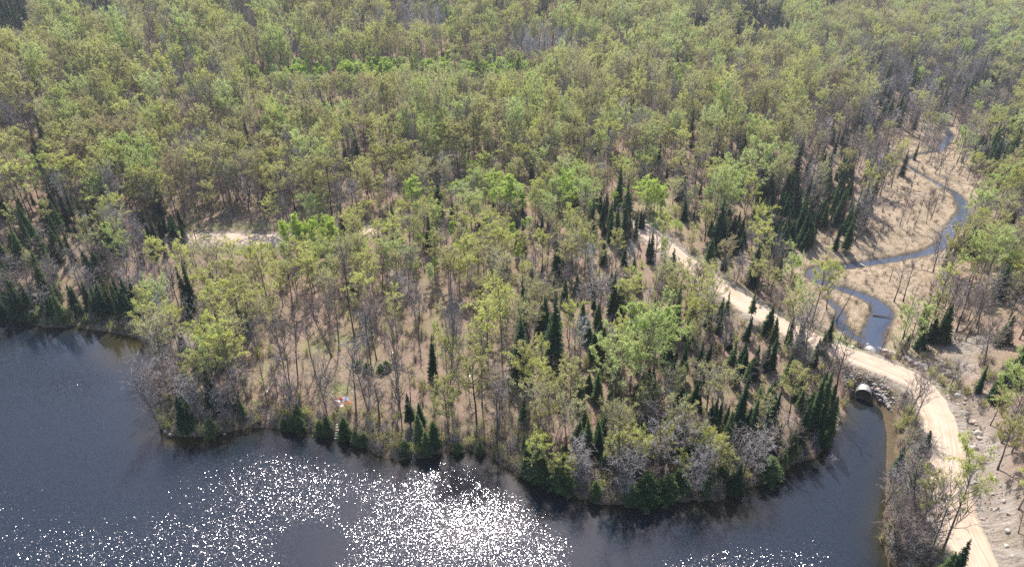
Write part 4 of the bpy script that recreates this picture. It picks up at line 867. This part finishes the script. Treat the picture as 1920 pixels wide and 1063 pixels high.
for k, nm, lb in ((0, 'leafing_forest', 'leafing broadleaf forest covering the hillside'), (1, 'bare_forest', 'leafless grey wood among the hillside forest'), (2, 'spruce_forest', 'dark spruces scattered through the far forest'), (3, 'aspen_forest', 'bright green aspen growth on the hillside')):
    idx = rest[TR[rest,0] == k]
    if k == 3: idx = rest[(TR[rest,0] == 3)]
    if len(idx) == 0: continue
    pr = PROTO[KN[k]]; Hs = np.array([p['H'] for p in pr])[TR[idx,1].astype(int)]; s_ = TR[idx,5]/Hs; w_ = s_**.65*TR[idx,6]*(1.0 if k == 2 else 1)
    r_ = np.column_stack([rng.randn(len(idx))*.03, rng.randn(len(idx))*.03, rng.rand(len(idx))*6.283])
    scatter(nm, [p['whole'] for p in pr], np.column_stack([TR[idx,2], TR[idx,3], TR[idx,4]-.12]), r_, np.column_stack([w_, w_, s_]), TR[idx,1], lb)
# undergrowth
nb = 26000
uy = 60 + (560-60)*rng.rand(nb)**1.25; ux = (rng.rand(nb)*2-1)*(uy*.86+10)
uh, ul, uw, ur, u2, _, _, _, _ = height(ux, uy, True); upx, upy, _ = to_px(ux, uy, uh)
den = np.full(nb, .75)
den *= 1-.85*blobs(upx, upy, [(650,720,130,60,1.05),(860,700,80,55,.85),(600,640,70,50,.7),(1238,405,30,26),(1850,850,40,80,1.1),(1875,990,45,80,1.1),(1805,660,50,26,1.1),(1620,600,90,40,.9),(1540,500,90,30,.9),(1630,715,50,40,1.15),(450,425,100,8)])
den *= np.where((uh < 1.8) & (upx > 1440) & (upy < 640), .22, 1); den = np.maximum(den, .95*blobs(upx, upy, [(1630,430,50,36),(1745,385,50,22),(1700,345,50,20),(1560,440,40,20),(1760,330,40,20),(1500,600,30,30),(1590,480,40,14,.6),(1700,500,50,10,.6),(1640,540,30,20,.5),(1700,640,40,14,.5)]))
ns_ = 9000; t_ = rng.randint(0, len(LAKE_PX)-2, ns_)
P0, P1 = LAKE[t_], LAKE[t_+1]; q_ = rng.rand(ns_)[:,None]; sp2 = P0+(P1-P0)*q_+rng.randn(ns_,2)*3.2
lw = np.linalg.norm(P1-P0, axis=1); kk = rng.rand(ns_) < lw/14
sp2 = sp2[kk]; s_h, s_l, s_w, s_r, s_2, _, _, _, _ = height(sp2[:,0], sp2[:,1], True); spx, spy, _ = to_px(sp2[:,0], sp2[:,1], s_h)
kk = (s_l > 0) & (s_l < 7) & ~((spx > 1560) & (spx < 1690) & (spy < 800))
ux, uy, uh, ul, uw, ur, u2, upx, upy = [np.concatenate(v) for v in ((ux, sp2[kk,0]), (uy, sp2[kk,1]), (uh, s_h[kk]), (ul, s_l[kk]), (uw, s_w[kk]), (ur, s_r[kk]), (u2, s_2[kk]), (upx, spx[kk]), (upy, spy[kk]))]
den = np.concatenate([den, np.full(kk.sum(), .85)]); nb = len(ux); print('shore brush', kk.sum())
kp = (ul > .3) & (uw > .5) & (ur > ROAD_HW+1.0) & (u2 > ROAD2_HW+.8) & (rng.rand(nb) < den)
ux, uy, uh, upx, upy = [v[kp] for v in (ux, uy, uh, upx, upy)]
uv_ = rng.choice(6, len(ux), p=[.24,.16,.16,.12,.17,.15]); us = .5+.6*rng.rand(len(ux))
us = np.where((upx > 1450) & (upy > 300) & (upy < 660), us*.95, us); uv_ = np.where((upx > 1450) & (upy > 300) & (upy < 660) & ((uv_ == 2) | (uv_ == 3)), 0, uv_)
scatter('undergrowth', [p['whole'] for p in PROTO['brush']], np.column_stack([ux, uy, uh-.05]), np.column_stack([0*ux, 0*ux, rng.rand(len(ux))*6.28]), np.column_stack([us*1.1, us*1.1, us]), uv_, 'low bare brush and saplings under the trees')
# grass and litter tufts
def tuft_mesh(name, mat, n_=26, h=.45, sp_=.45):
    P_ = rng.randn(n_,3)*[sp_,sp_,0]; D_ = unit(rng.randn(n_,3)*[.55,.55,0]+[0,0,1]); v_, f_ = twig_tris(P_, D_, h*(.6+.7*rng.rand(n_)), .035); return mesh_np(name, v_, [f_], [mat])
M['grass'] = leaf_mat('grass_blade', [(.20,.25,.08), (.27,.31,.11), (.34,.35,.16)], .4)
M['straw'] = leaf_mat('straw_blade', [(.40,.32,.21), (.50,.41,.28), (.58,.49,.35)], .3)
ng_ = 90000
gy = 90 + 330*rng.rand(ng_); gx = (rng.rand(ng_)*2-1)*(gy*.8+5)
gh, gl, gw, g_r, g2, _, _, _, _ = height(gx, gy, True); gpx, gpy, _ = to_px(gx, gy, gh)
mea = (gh < 1.9) & (gpx > 1440) & (gpy < 640) & (gl > 12)
grn = blobs(gpx, gpy, [(1238,405,26,26),(1225,425,20,20),(1330,495,40,14,.6),(1540,655,45,10),(1570,635,34,14),(1600,650,30,10),(480,424,110,7),(450,468,90,8),(640,730,18,12),(660,640,30,14,.7),(600,650,26,16,.6),(1700,640,26,20,.7),(1895,480,30,60,.8),(1780,725,20,14,.7),(860,640,30,16,.5)])
ok_ = (gl > .2) & (gw > .15) & (g_r > ROAD_HW-.1) & (g2 > ROAD2_HW-.1)
is_g = ok_ & (rng.rand(ng_) < grn); is_s = ok_ & ~is_g & ((mea & (rng.rand(ng_) < .8)) | (rng.rand(ng_) < .12) | ((np.minimum(g_r-ROAD_HW, g2-ROAD2_HW) < 2.2) & (rng.rand(ng_) < .6)))
for nm, mk, mt in (('grass', is_g, 'grass'), ('straw_grass', is_s, 'straw')):
    x_, y_, z_ = gx[mk], gy[mk], gh[mk]; k_ = len(x_); s_ = .6+.8*rng.rand(k_)
    scatter(nm, [tuft_mesh(nm+str(j), M[mt]) for j in range(3)], np.column_stack([x_, y_, z_]), np.column_stack([0*x_, 0*x_, rng.rand(k_)*6.28]), np.column_stack([s_, s_, s_]), rng.randint(0, 3, k_), {'grass': 'fresh green grass on the verges and glade', 'straw': 'dry straw coloured grass on the marsh'}[mt])
print('scatter', round(time.time()-T0, 1))

# ------------------------------------------------------------------ rocks
M['rock'] = simple_mat('rock_grey', (.17,.15,.135), (.36,.33,.30), 1.6, .9, .6)
M['rock_pale'] = simple_mat('rock_pale', (.27,.24,.21), (.50,.46,.41), 1.6, .9, .6)
M['rock_pink'] = simple_mat('rock_pink', (.30,.22,.18), (.50,.40,.34), 1.6, .9, .6)
import bmesh
def rock_mesh(j, mat):
    bm = bmesh.new(); bmesh.ops.create_icosphere(bm, subdivisions=2, radius=1)
    r_ = np.random.RandomState(300+j); pl = [unit(r_.randn(3)) for _ in range(9)]; cut = .55+.35*r_.rand(9)
    for v in bm.verts:
        p = np.array(v.co)
        for d_, c_ in zip(pl, cut):
            e = p@d_ - c_
            if e > 0: p = p - d_*e
        v.co = p*[1.2, .95, .7]*(1+.04*r_.randn())
    me = bpy.data.meshes.new('rock'); bm.to_mesh(me); bm.free(); me.materials.append(mat); return me
rocks = [rock_mesh(j, M[['rock', 'rock_pale', 'rock_pink', 'rock'][j % 4]]) for j in range(8)]
rock_pts = []   # px, py, size m, place
def line_rocks(P, n_, s0, s1, jit, where, pale=.4):
    P = np.array(P, float); L = np.concatenate([[0], np.cumsum(np.linalg.norm(np.diff(P, axis=0), axis=1))])
    for t in np.linspace(0, L[-1], n_):
        x = np.interp(t, L, P[:,0])+rng.randn()*jit; y = np.interp(t, L, P[:,1])+rng.randn()*jit*.6; rock_pts.append((x, y, s0+(s1-s0)*rng.rand()**2, where, rng.rand() < pale))
line_rocks([(1646,653),(1672,662),(1700,670)], 16, .3, .75, 2.0, 'along the far road edge past the culvert', .7)
line_rocks([(1700,671),(1722,684),(1738,692)], 18, .4, 1.0, 2.5, 'in the boulder row below the hollow', .7)
line_rocks([(1752,690),(1775,700),(1800,712)], 16, .5, 1.15, 3.0, 'among the big boulders at the ditch bend', .7)
line_rocks([(1738,712),(1765,722),(1780,740),(1790,760)], 14, .25, .55, 5, 'in the ditch beside the road bend', .5)
line_rocks([(1785,720),(1798,740),(1808,765),(1822,795),(1840,830)], 20, .35, .9, 4, 'down the foot of the cut bank', .4)
line_rocks([(1790,800),(1812,860),(1830,940),(1850,1040)], 20, .2, .5, 7, 'on the bare ditch side of the lower road', .6)
line_rocks([(1845,830),(1870,900),(1875,990),(1885,1040)], 12, .3, .7, 12, 'out on the bare cut bank', .8)
line_rocks([(1640,728),(1652,740),(1662,752),(1672,768)], 15, .4, .85, 3.5, 'at the waterline beside the culvert mouth', .75)
for _ in range(190):
    u = rng.rand(); v = rng.rand(); x = 1583+95*u; y = 690+26*v+ (x-1583)*.42+rng.randn()*2
    if abs(x-1618) < 17 and y > 703: continue
    rock_pts.append((x, y, .13+.30*rng.rand()**2, 'in the riprap slope over the culvert mouth', rng.rand() < .15))
line_rocks([(290,800),(330,818),(420,812)], 8, .25, .6, 3, 'at the tip of the wooded point', .1)
line_rocks([(1500,850),(1540,840),(1580,790)], 10, .25, .5, 4, 'on the sandy inlet bank', .3)
line_rocks([(1625,648),(1612,655),(1598,650)], 6, .25, .5, 2, 'at the creek end of the culvert', .8)
RXY = ground_hit([r_[0] for r_ in rock_pts], [r_[1] for r_ in rock_pts]); RZ = height(*RXY)
order = {}
protos_r = {}
for j, ((px_, py_, s_, where, pale), x, y, z) in enumerate(zip(rock_pts, RXY[0], RXY[1], RZ)):
    drr, _, _, _ = seg_dist(np.array([x]), np.array([y]), ROAD)
    if drr[0] < ROAD_HW+.35: continue
    v = (1 if rng.rand() < .7 else 5) if pale else [0, 2, 3, 4, 6, 7][rng.randint(6)]
    o = bpy.data.objects.new('rock', rocks[v]) if v not in protos_r else protos_r[v].copy(); protos_r.setdefault(v, o)
    link(o); o.location = (x, y, max(z, -.1)+s_*.08); o.rotation_euler = (rng.randn()*.2, rng.randn()*.2, rng.rand()*6.28); o.scale = (s_*(.8+.4*rng.rand()), s_*(.8+.4*rng.rand()), s_)
    tone = 'pale' if v in (1, 5) else ('pinkish' if v in (2, 6) else 'grey'); sz = 'large' if s_ > .7 else ('small' if s_ < .33 else 'middling')
    order.setdefault((tone, sz, where), []).append((py_, o))
for (tone, sz, where), L in order.items():
    L.sort(key=lambda t: t[0])
    for r_, (_, o) in enumerate(L):
        pre = f'the {sz} {tone} rock' if len(L) == 1 else (f'uppermost {sz} {tone} rock' if r_ == 0 else (f'lowest {sz} {tone} rock' if r_ == len(L)-1 else f'{ORD[min(r_, 38)]} {sz} {tone} rock down'))
        if r_ > 37: pre = f'{ORD[min(r_-37, 38)]} {sz} {tone} rock up'
        tag(o, f'{pre} {where}', 'rock', 'rocks round the road and culvert')
# small stones
n_ = 2600; sx_ = np.concatenate([rng.uniform(1580,1690,900), rng.uniform(1700,1880,1700)]); sy_ = np.concatenate([rng.uniform(685,765,900), rng.uniform(660,1060,1700)])
gx_, gy_ = ground_hit(sx_, sy_); gz_, l_, w_, r_, _, _, _, _, _ = height(gx_, gy_, True); ok_ = (l_ > -1) & (w_ > -.5) & (r_ > ROAD_HW-.3) & (r_ < 17)
gx_, gy_, gz_ = gx_[ok_], gy_[ok_], gz_[ok_]; k_ = len(gx_); s_ = .07+.16*rng.rand(k_)**2
scatter('gravel', rocks[:4], np.column_stack([gx_, gy_, gz_]), rng.rand(k_,3)*3, np.column_stack([s_, s_, s_]), rng.randint(0, 4, k_), 'loose stones and gravel beside the road')

# ------------------------------------------------------------------ culvert
def culvert():
    m, nt = new_mat('galvanised_steel'); b = NB(nt); tc = b.n('ShaderNodeTexCoord').outputs['Object']
    f = b.noise(tc, 1.2, 5); c_ = b.ramp(f, [(.35, (.26,.25,.235)), (.65, (.46,.465,.46))])
    p = b.n('ShaderNodeBsdfPrincipled', {'Base Color': c_, 'Metallic': .55, 'Roughness': .5}); b.n('ShaderNodeOutputMaterial', {'Surface': p.outputs[0]})
    mi, nt = new_mat('pipe_lining'); b = NB(nt); b.n('ShaderNodeOutputMaterial', {'Surface': b.n('ShaderNodeBsdfPrincipled', {'Base Color': (.02,.02,.02,1), 'Roughness': .9}).outputs[0]})  # inner wall coloured near-black: the shade inside the opening is painted in
    d = p_n - p_s; L = np.linalg.norm(d); dr_ = d/L; s0, s1 = -2.6, L-4.2
    root = bpy.data.objects.new('culvert', None); link(root); root.location = (p_s[0], p_s[1], .35); root.rotation_euler = (0, 0, math.atan2(dr_[1], dr_[0]))
    ns = 48; k = int((s1-s0)/.085); xs_ = np.linspace(s0, s1, k); an = np.arange(ns)*2*math.pi/ns
    def shell(r_, amp):
        rad = r_+amp*np.sin(xs_/.17*2*math.pi)
        return np.stack([np.repeat(xs_[:,None], ns, 1), np.cos(an)[None]*rad[:,None], np.sin(an)[None]*rad[:,None]+.75], -1).reshape(-1,3)
    i_, j_ = np.meshgrid(np.arange(k-1), np.arange(ns), indexing='ij'); j2 = (j_+1) % ns
    Fo = np.stack([i_*ns+j_, i_*ns+j2, (i_+1)*ns+j2, (i_+1)*ns+j_], -1).reshape(-1,4)
    o = bpy.data.objects.new('pipe_shell', mesh_np('pipe_shell', shell(PIPE_R, .035), [Fo[:, ::-1]], [m], None, True)); link(o, root)
    o = bpy.data.objects.new('pipe_lining', mesh_np('pipe_lining', shell(PIPE_R-.09, .03), [Fo], [mi], None, True)); link(o, root)
    for x in (s0, s1):
        r0_, r1_ = PIPE_R-.10, PIPE_R+.05; ring = []
        for xx in (x-.04, x+.04):
            for r_ in (r0_, r1_): ring.append(np.stack([np.full(ns, xx), np.cos(an)*r_, np.sin(an)*r_+.75], -1))
        Vr = np.concatenate(ring); j_ = np.arange(ns); j2 = (j_+1) % ns; Fr = []
        for a_, b_ in ((0,1),(1,3),(3,2),(2,0)): Fr.append(np.stack([a_*ns+j_, a_*ns+j2, b_*ns+j2, b_*ns+j_], -1))
        o = bpy.data.objects.new('rim', mesh_np('rim', Vr, [np.concatenate(Fr)], [m])); link(o, root)
    tag(root, 'large corrugated steel culvert pipe running under the gravel road', 'culvert')
culvert()

# ------------------------------------------------------------------ fallen logs, stumps
def log(name, p0, p1, r_, mat, label, cat='log', branches=4, z_add=(0.1, 0.1), parts=True):
    x, y = ground_hit([p0[0], p1[0]], [p0[1], p1[1]]); z = np.maximum(height(x, y), .05) + np.array(z_add)
    a_ = np.array([x[0], y[0], z[0]]); b_ = np.array([x[1], y[1], z[1]]); L = np.linalg.norm(b_-a_)
    root = bpy.data.objects.new(name, None); root.location = a_; link(root)
    t = np.linspace(0, 1, 8)[:,None]; pp = (b_-a_)*t + np.array([0,0,1])*.1*rng.randn(8,1)*.5 + np.cross(unit(b_-a_), [0,0,1])*(.06*L/8)*rng.randn(8,1)
    v_, f_ = tubes([(pp, r_*(1-.7*t[:,0]))], 8); o = bpy.data.objects.new('trunk', mesh_np('log_trunk', v_, [f_], [mat], None, True)); link(o, root)
    for k in range(branches):
        e = .35+.6*rng.rand(); s_ = np.array([np.interp(e, t[:,0], pp[:,i]) for i in range(3)]); d_ = unit(unit(b_-a_)*.8+rng.randn(3)*.7+[0,0,.4]); l_ = L*(.12+.2*rng.rand())
        bp = s_+d_*l_*np.linspace(0,1,4)[:,None]+rng.randn(4,3)*.04*l_; v1, f1 = tubes([(bp, r_*.35*np.array([1,.7,.45,.15]))], 5)
        n2 = 14; v2, f2 = twig_tris(bp[rng.randint(1,4,n2)], unit(d_+rng.randn(n2,3)*.6), l_*(.2+.3*rng.rand(n2)), .02)
        g = combine([(v1, f1, 0), (v2, f2, 0)]); o = bpy.data.objects.new('branch', mesh_np('log_branch', g[0], g[1], [mat])); link(o, root)
    tag(root, label, cat)
log('fallen_log', (500,738), (520,706), .16, M['wood_pale'], 'bleached white fallen trunk at the edge of the camp clearing', branches=2, z_add=(.1,.6))
log('fallen_log', (660,457), (612,466), .14, M['wood_pale'], 'pale fallen tree lying beside the bright puddle', branches=4)
log('fallen_log', (0,582), (22,566), .2, M['wood_pale'], 'bleached pole lying on the sandy bit of the cove shore', branches=1)
log('fallen_log', (1612,499), (1662,523), .2, M['wood_pale'], 'pale fallen trunk on the marsh inside the creek bend', branches=2)
log('fallen_log', (1522,531), (1548,543), .2, M['wood_pale'], 'short weathered log on the edge of the sharp creek bend', branches=1)
log('fallen_log', (1636,594), (1672,599), .22, M['wood_dark'], 'grey log lying across the creek above the culvert', branches=1, z_add=(.25,.25))
log('fallen_log', (1786,421), (1810,424), .22, M['wood_dark'], 'dark log bridging the creek beside the spruce clump', branches=1, z_add=(.3,.3))
log('driftwood_tree', (222,606), (184,622), .12, M['wood_pale'], 'bleached dead treetop hanging in the cove water', 'dead tree', branches=9, z_add=(.8,.1))
log('driftwood_tree', (768,838), (776,866), .12, M['wood_pale'], 'bone-white dead branchy treetop leaning over the lake bank', 'dead tree', branches=9, z_add=(1.2,.1))
log('driftwood_tree', (690,826), (668,838), .10, M['wood_pale'], 'grey dead limbs tipped into the lake near the camp steps', 'dead tree', branches=8, z_add=(.8,.1))
log('driftwood_tree', (1440,890), (1470,905), .14, M['wood_pale'], 'pale leaning dead tree dipping into the inlet mouth', 'dead tree', branches=10, z_add=(2.0,.3))
log('driftwood_tree', (90,598), (96,612), .12, M['wood_pale'], 'grey dead crown bending over the cove shore', 'dead tree', branches=9, z_add=(3.0,.2))
log('fallen_log', (745,693), (775,700), .12, M['wood_dark'], 'dark fallen log lying in the camp clearing', branches=2)
log('fallen_log', (1470,430), (1510,447), .16, M['wood_dark'], 'dark log on the slope edge of the black stand', branches=2)

def snag(px_, base, topy, mat, label, dxt=0):
    x, y = ground_hit([px_], [base]); z = max(float(height(x, y)[0]), .1); dx, dy, dz = ray(px_, topy); Hs = CAM_H + dz*(y[0]/dy) - z
    root = bpy.data.objects.new('dead_snag', None); root.location = (x[0], y[0], z-.1); link(root)
    t = np.linspace(0, 1, 8)[:,None]; lean = np.array([dxt/1280*y[0]*1.1, 0, 0]); pp = np.array([0,0,Hs])*t + lean*t + rng.randn(8,3)*.05*t
    v_, f_ = tubes([(pp, .16*(1-.75*t[:,0]))], 7); link(bpy.data.objects.new('trunk', mesh_np('snag_trunk', v_, [f_], [mat], None, True)), root)
    for k in range(7):
        e = .4+.58*rng.rand(); s_ = np.array([np.interp(e, t[:,0], pp[:,i]) for i in range(3)]); d_ = unit(rng.randn(3)*[1,1,.3]+[0,0,.35]); l_ = .8+1.4*rng.rand()
        bp = s_+d_*l_*np.linspace(0,1,4)[:,None]+rng.randn(4,3)*.06; v1, f1 = tubes([(bp, np.array([.04,.03,.02,.008]))], 4); link(bpy.data.objects.new('branch', mesh_np('snag_branch', v1, [f1], [mat])), root)
    tag(root, label, 'dead tree')
snag(1568, 603, 532, M['wood_dark'], 'leaning bare pole of a tree standing in the creek side arm', 22)
snag(1546, 640+75, 585, M['wood_dark'], 'thin dead tree with stubby limbs before the culvert riprap', 12)
snag(1070, 700, 636, M['wood_pale'], 'silver-grey dead spruce spike on the peninsula')
snag(1158, 820, 762, M['wood_pale'], 'short bleached dead spike among the peninsula spruces')
snag(1315, 905, 828, M['wood_pale'], 'thick pale broken snag on the lake bank')
snag(1668, 527, 500, M['wood_dark'], 'short dark broken stump of a tree on the marsh')
snag(1790, 446, 412, M['wood_dark'], 'bare pole rising beside the creek spruces')
snag(1192, 780, 672, M['wood_dark'], 'tall reddish bare pole in the peninsula wood')
snag(370, 460, 398, M['wood_dark'], 'dark dead pole at the end of the far road stretch')

# ------------------------------------------------------------------ camp
M['red'] = simple_mat('red_fabric', (.30,.06,.045), (.46,.12,.09), 2, .8, .3)
M['white'] = simple_mat('white_plastic', (.62,.62,.62), (.8,.8,.8), 2, .45, .1)
M['blue'] = simple_mat('pale_blue_fabric', (.35,.42,.60), (.62,.66,.78), 2, .6, .2)
M['black'] = simple_mat('black_plastic', (.02,.02,.022), (.04,.04,.045), 2, .5, .1)
M['purple'] = simple_mat('purple_fabric', (.16,.05,.16), (.26,.09,.25), 2, .8, .2)
def crumple(name, px_, py_, sx, sy, sz, mat, label, cat, seed):
    x, y = ground_hit([px_], [py_]); z = float(height(x, y)[0]); k = 13; g = np.linspace(-1, 1, k); A_, B_ = np.meshgrid(g, g)
    r_ = fbm(A_*2+seed*3.1, B_*2+seed, seed, 3); hgt = (.15+r_)*np.clip(1.15-np.hypot(A_, B_), 0, 1)*sz
    sx *= .72; sy *= .72; sz *= .8; V_ = np.stack([A_*sx*(1+.2*(r_-.5)), B_*sy*(1+.3*(fbm(A_, B_*2, seed+5)-.5)), hgt+.04], -1).reshape(-1,3); Vb = V_.copy(); Vb[:,2] -= .03
    q_ = (np.arange(k-1)[:,None]*k+np.arange(k-1)[None,:]).ravel(); Fq_ = np.stack([q_, q_+1, q_+k+1, q_+k], 1)
    o = bpy.data.objects.new(name, mesh_np(name, np.concatenate([V_, Vb]), [np.concatenate([Fq_, (Fq_+k*k)[:, ::-1]])], [mat], None, True)); link(o); o.location = (x[0], y[0], z); o.rotation_euler = (0,0,seed); tag(o, label, cat)
crumple('red_tarp', 652, 756, 1.1, .7, .55, M['red'], 'crumpled red tarp heaped before the pale blue bundle', 'tarp', 1)
crumple('red_cloth', 639, 748, .7, .6, .6, M['red'], 'smaller red cloth heap behind the white scrap', 'cloth', 2)
crumple('white_sheet', 632, 752, .8, .35, .2, M['white'], 'white sheet scrap beside the red cloth', 'sheet', 3)
crumple('white_sheet', 641, 761, .5, .35, .2, M['white'], 'white crumpled scrap on the leaf litter below the tarps', 'sheet', 4)
crumple('blue_bundle', 648, 748, .9, .7, .9, M['blue'], 'pale blue and white bundle leaning on the red tarp', 'bundle', 5)
crumple('purple_bag', 536, 738, .5, .4, .5, M['purple'], 'small purple bag by the white fallen log', 'bag', 6)
crumple('white_bag', 820, 720, .5, .3, .3, M['white'], 'small white bag under the spire spruce', 'bag', 8)
crumple('white_bag', 738, 711, .4, .3, .3, M['white'], 'small white scrap bag in the middle of the clearing', 'bag', 9)
crumple('white_slab', 881, 705, .5, .35, .25, M['white'], 'small white patch of plastic on the sunlit ground past the camp', 'plastic', 10)
def box_parts(bm, x0, x1, y0, y1, z0, z1):
    vs_ = [bm.verts.new((x, y, z)) for x in (x0, x1) for y in (y0, y1) for z in (z0, z1)]
    for f in ((0,1,3,2),(4,6,7,5),(0,4,5,1),(2,3,7,6),(0,2,6,4),(1,5,7,3)): bm.faces.new([vs_[i] for i in f])
def bx(name, dims, mat, parent, bev=.02):
    bm = bmesh.new(); box_parts(bm, *dims); bmesh.ops.recalc_face_normals(bm, faces=bm.faces); bmesh.ops.bevel(bm, geom=bm.edges[:], offset=bev, segments=2, affect='EDGES')
    me = bpy.data.meshes.new(name); bm.to_mesh(me); bm.free(); me.materials.append(mat); o = bpy.data.objects.new(name, me); link(o, parent); return o
x, y = ground_hit([737], [664]); z = float(height(x, y)[0])
ck = bpy.data.objects.new('camp_chair', None); ck.location = (x[0], y[0], z); ck.rotation_euler = (0, 0, .5); link(ck)
bx('seat', (-.35,.35,-.3,.3,.38,.45), M['white'], ck); bx('backrest', (-.45,-.36,-.32,.32,.4,1.0), M['black'], ck)
for a_ in (-1, 1):
    for b_ in (-1, 1): bx('leg', (a_*.3-.025,a_*.3+.025,b_*.26-.025,b_*.26+.025,0,.38), M['black'], ck, .005)
tag(ck, 'black and white camp chair among the clearing trees', 'chair')
# steps down to the water
x, y = at_h(634, 822, .1); st = bpy.data.objects.new('water_steps', None); st.location = (float(x), float(y), .0); link(st)
for k in range(6): bx('step', (-.75,.75,-.16+.5*k,.16+.5*k,.18+.30*k,.25+.30*k), M['wood_pale'], st, .01)
for s_ in (-1, 1):
    v_ = np.array([(s_*.72,-.3,0),(s_*.72,2.9,1.9)]); vv, ff = tubes([(np.linspace(v_[0], v_[1], 4), np.full(4, .06))], 5); o = bpy.data.objects.new('rail', mesh_np('rail', vv, [ff], [M['wood_dark']])); link(o, st)
tag(st, 'wooden steps leading from the camp down into the lake', 'steps')
# the puddle that mirrors the sky
xp, yp = ground_hit([598], [469]); zp = float(height(xp, yp)[0])
an = np.linspace(0, 2*math.pi, 40, endpoint=False); rp = 1+.22*np.sin(an*3+1)+.12*np.sin(an*5)
pv = np.concatenate([[(0,0,0)], np.stack([np.cos(an)*6.5*rp, np.sin(an)*4.5*rp, 0*an], 1)]); pf = np.stack([np.zeros(40, int), 1+np.arange(40), 1+(np.arange(40)+1) % 40], 1)
pme = mesh_np('puddle', pv, [pf], [water_mat('puddle_water', (.03,.03,.025), (.1,.08,.05))]); pa = pme.color_attributes.new('surface', 'FLOAT_COLOR', 'POINT')
pa.data.foreach_set('color', np.tile(np.array([.01,.2,0,1], np.float32), len(pv)))
hz_p = height(xp+np.cos(an)*5, yp+np.sin(an)*3.5).max()
o = link(bpy.data.objects.new('puddle', pme)); o.location = (xp[0], yp[0], hz_p+.05); tag(o, kind='structure')
print('done', round(time.time()-T0, 1), 'objects', len(scene.objects))
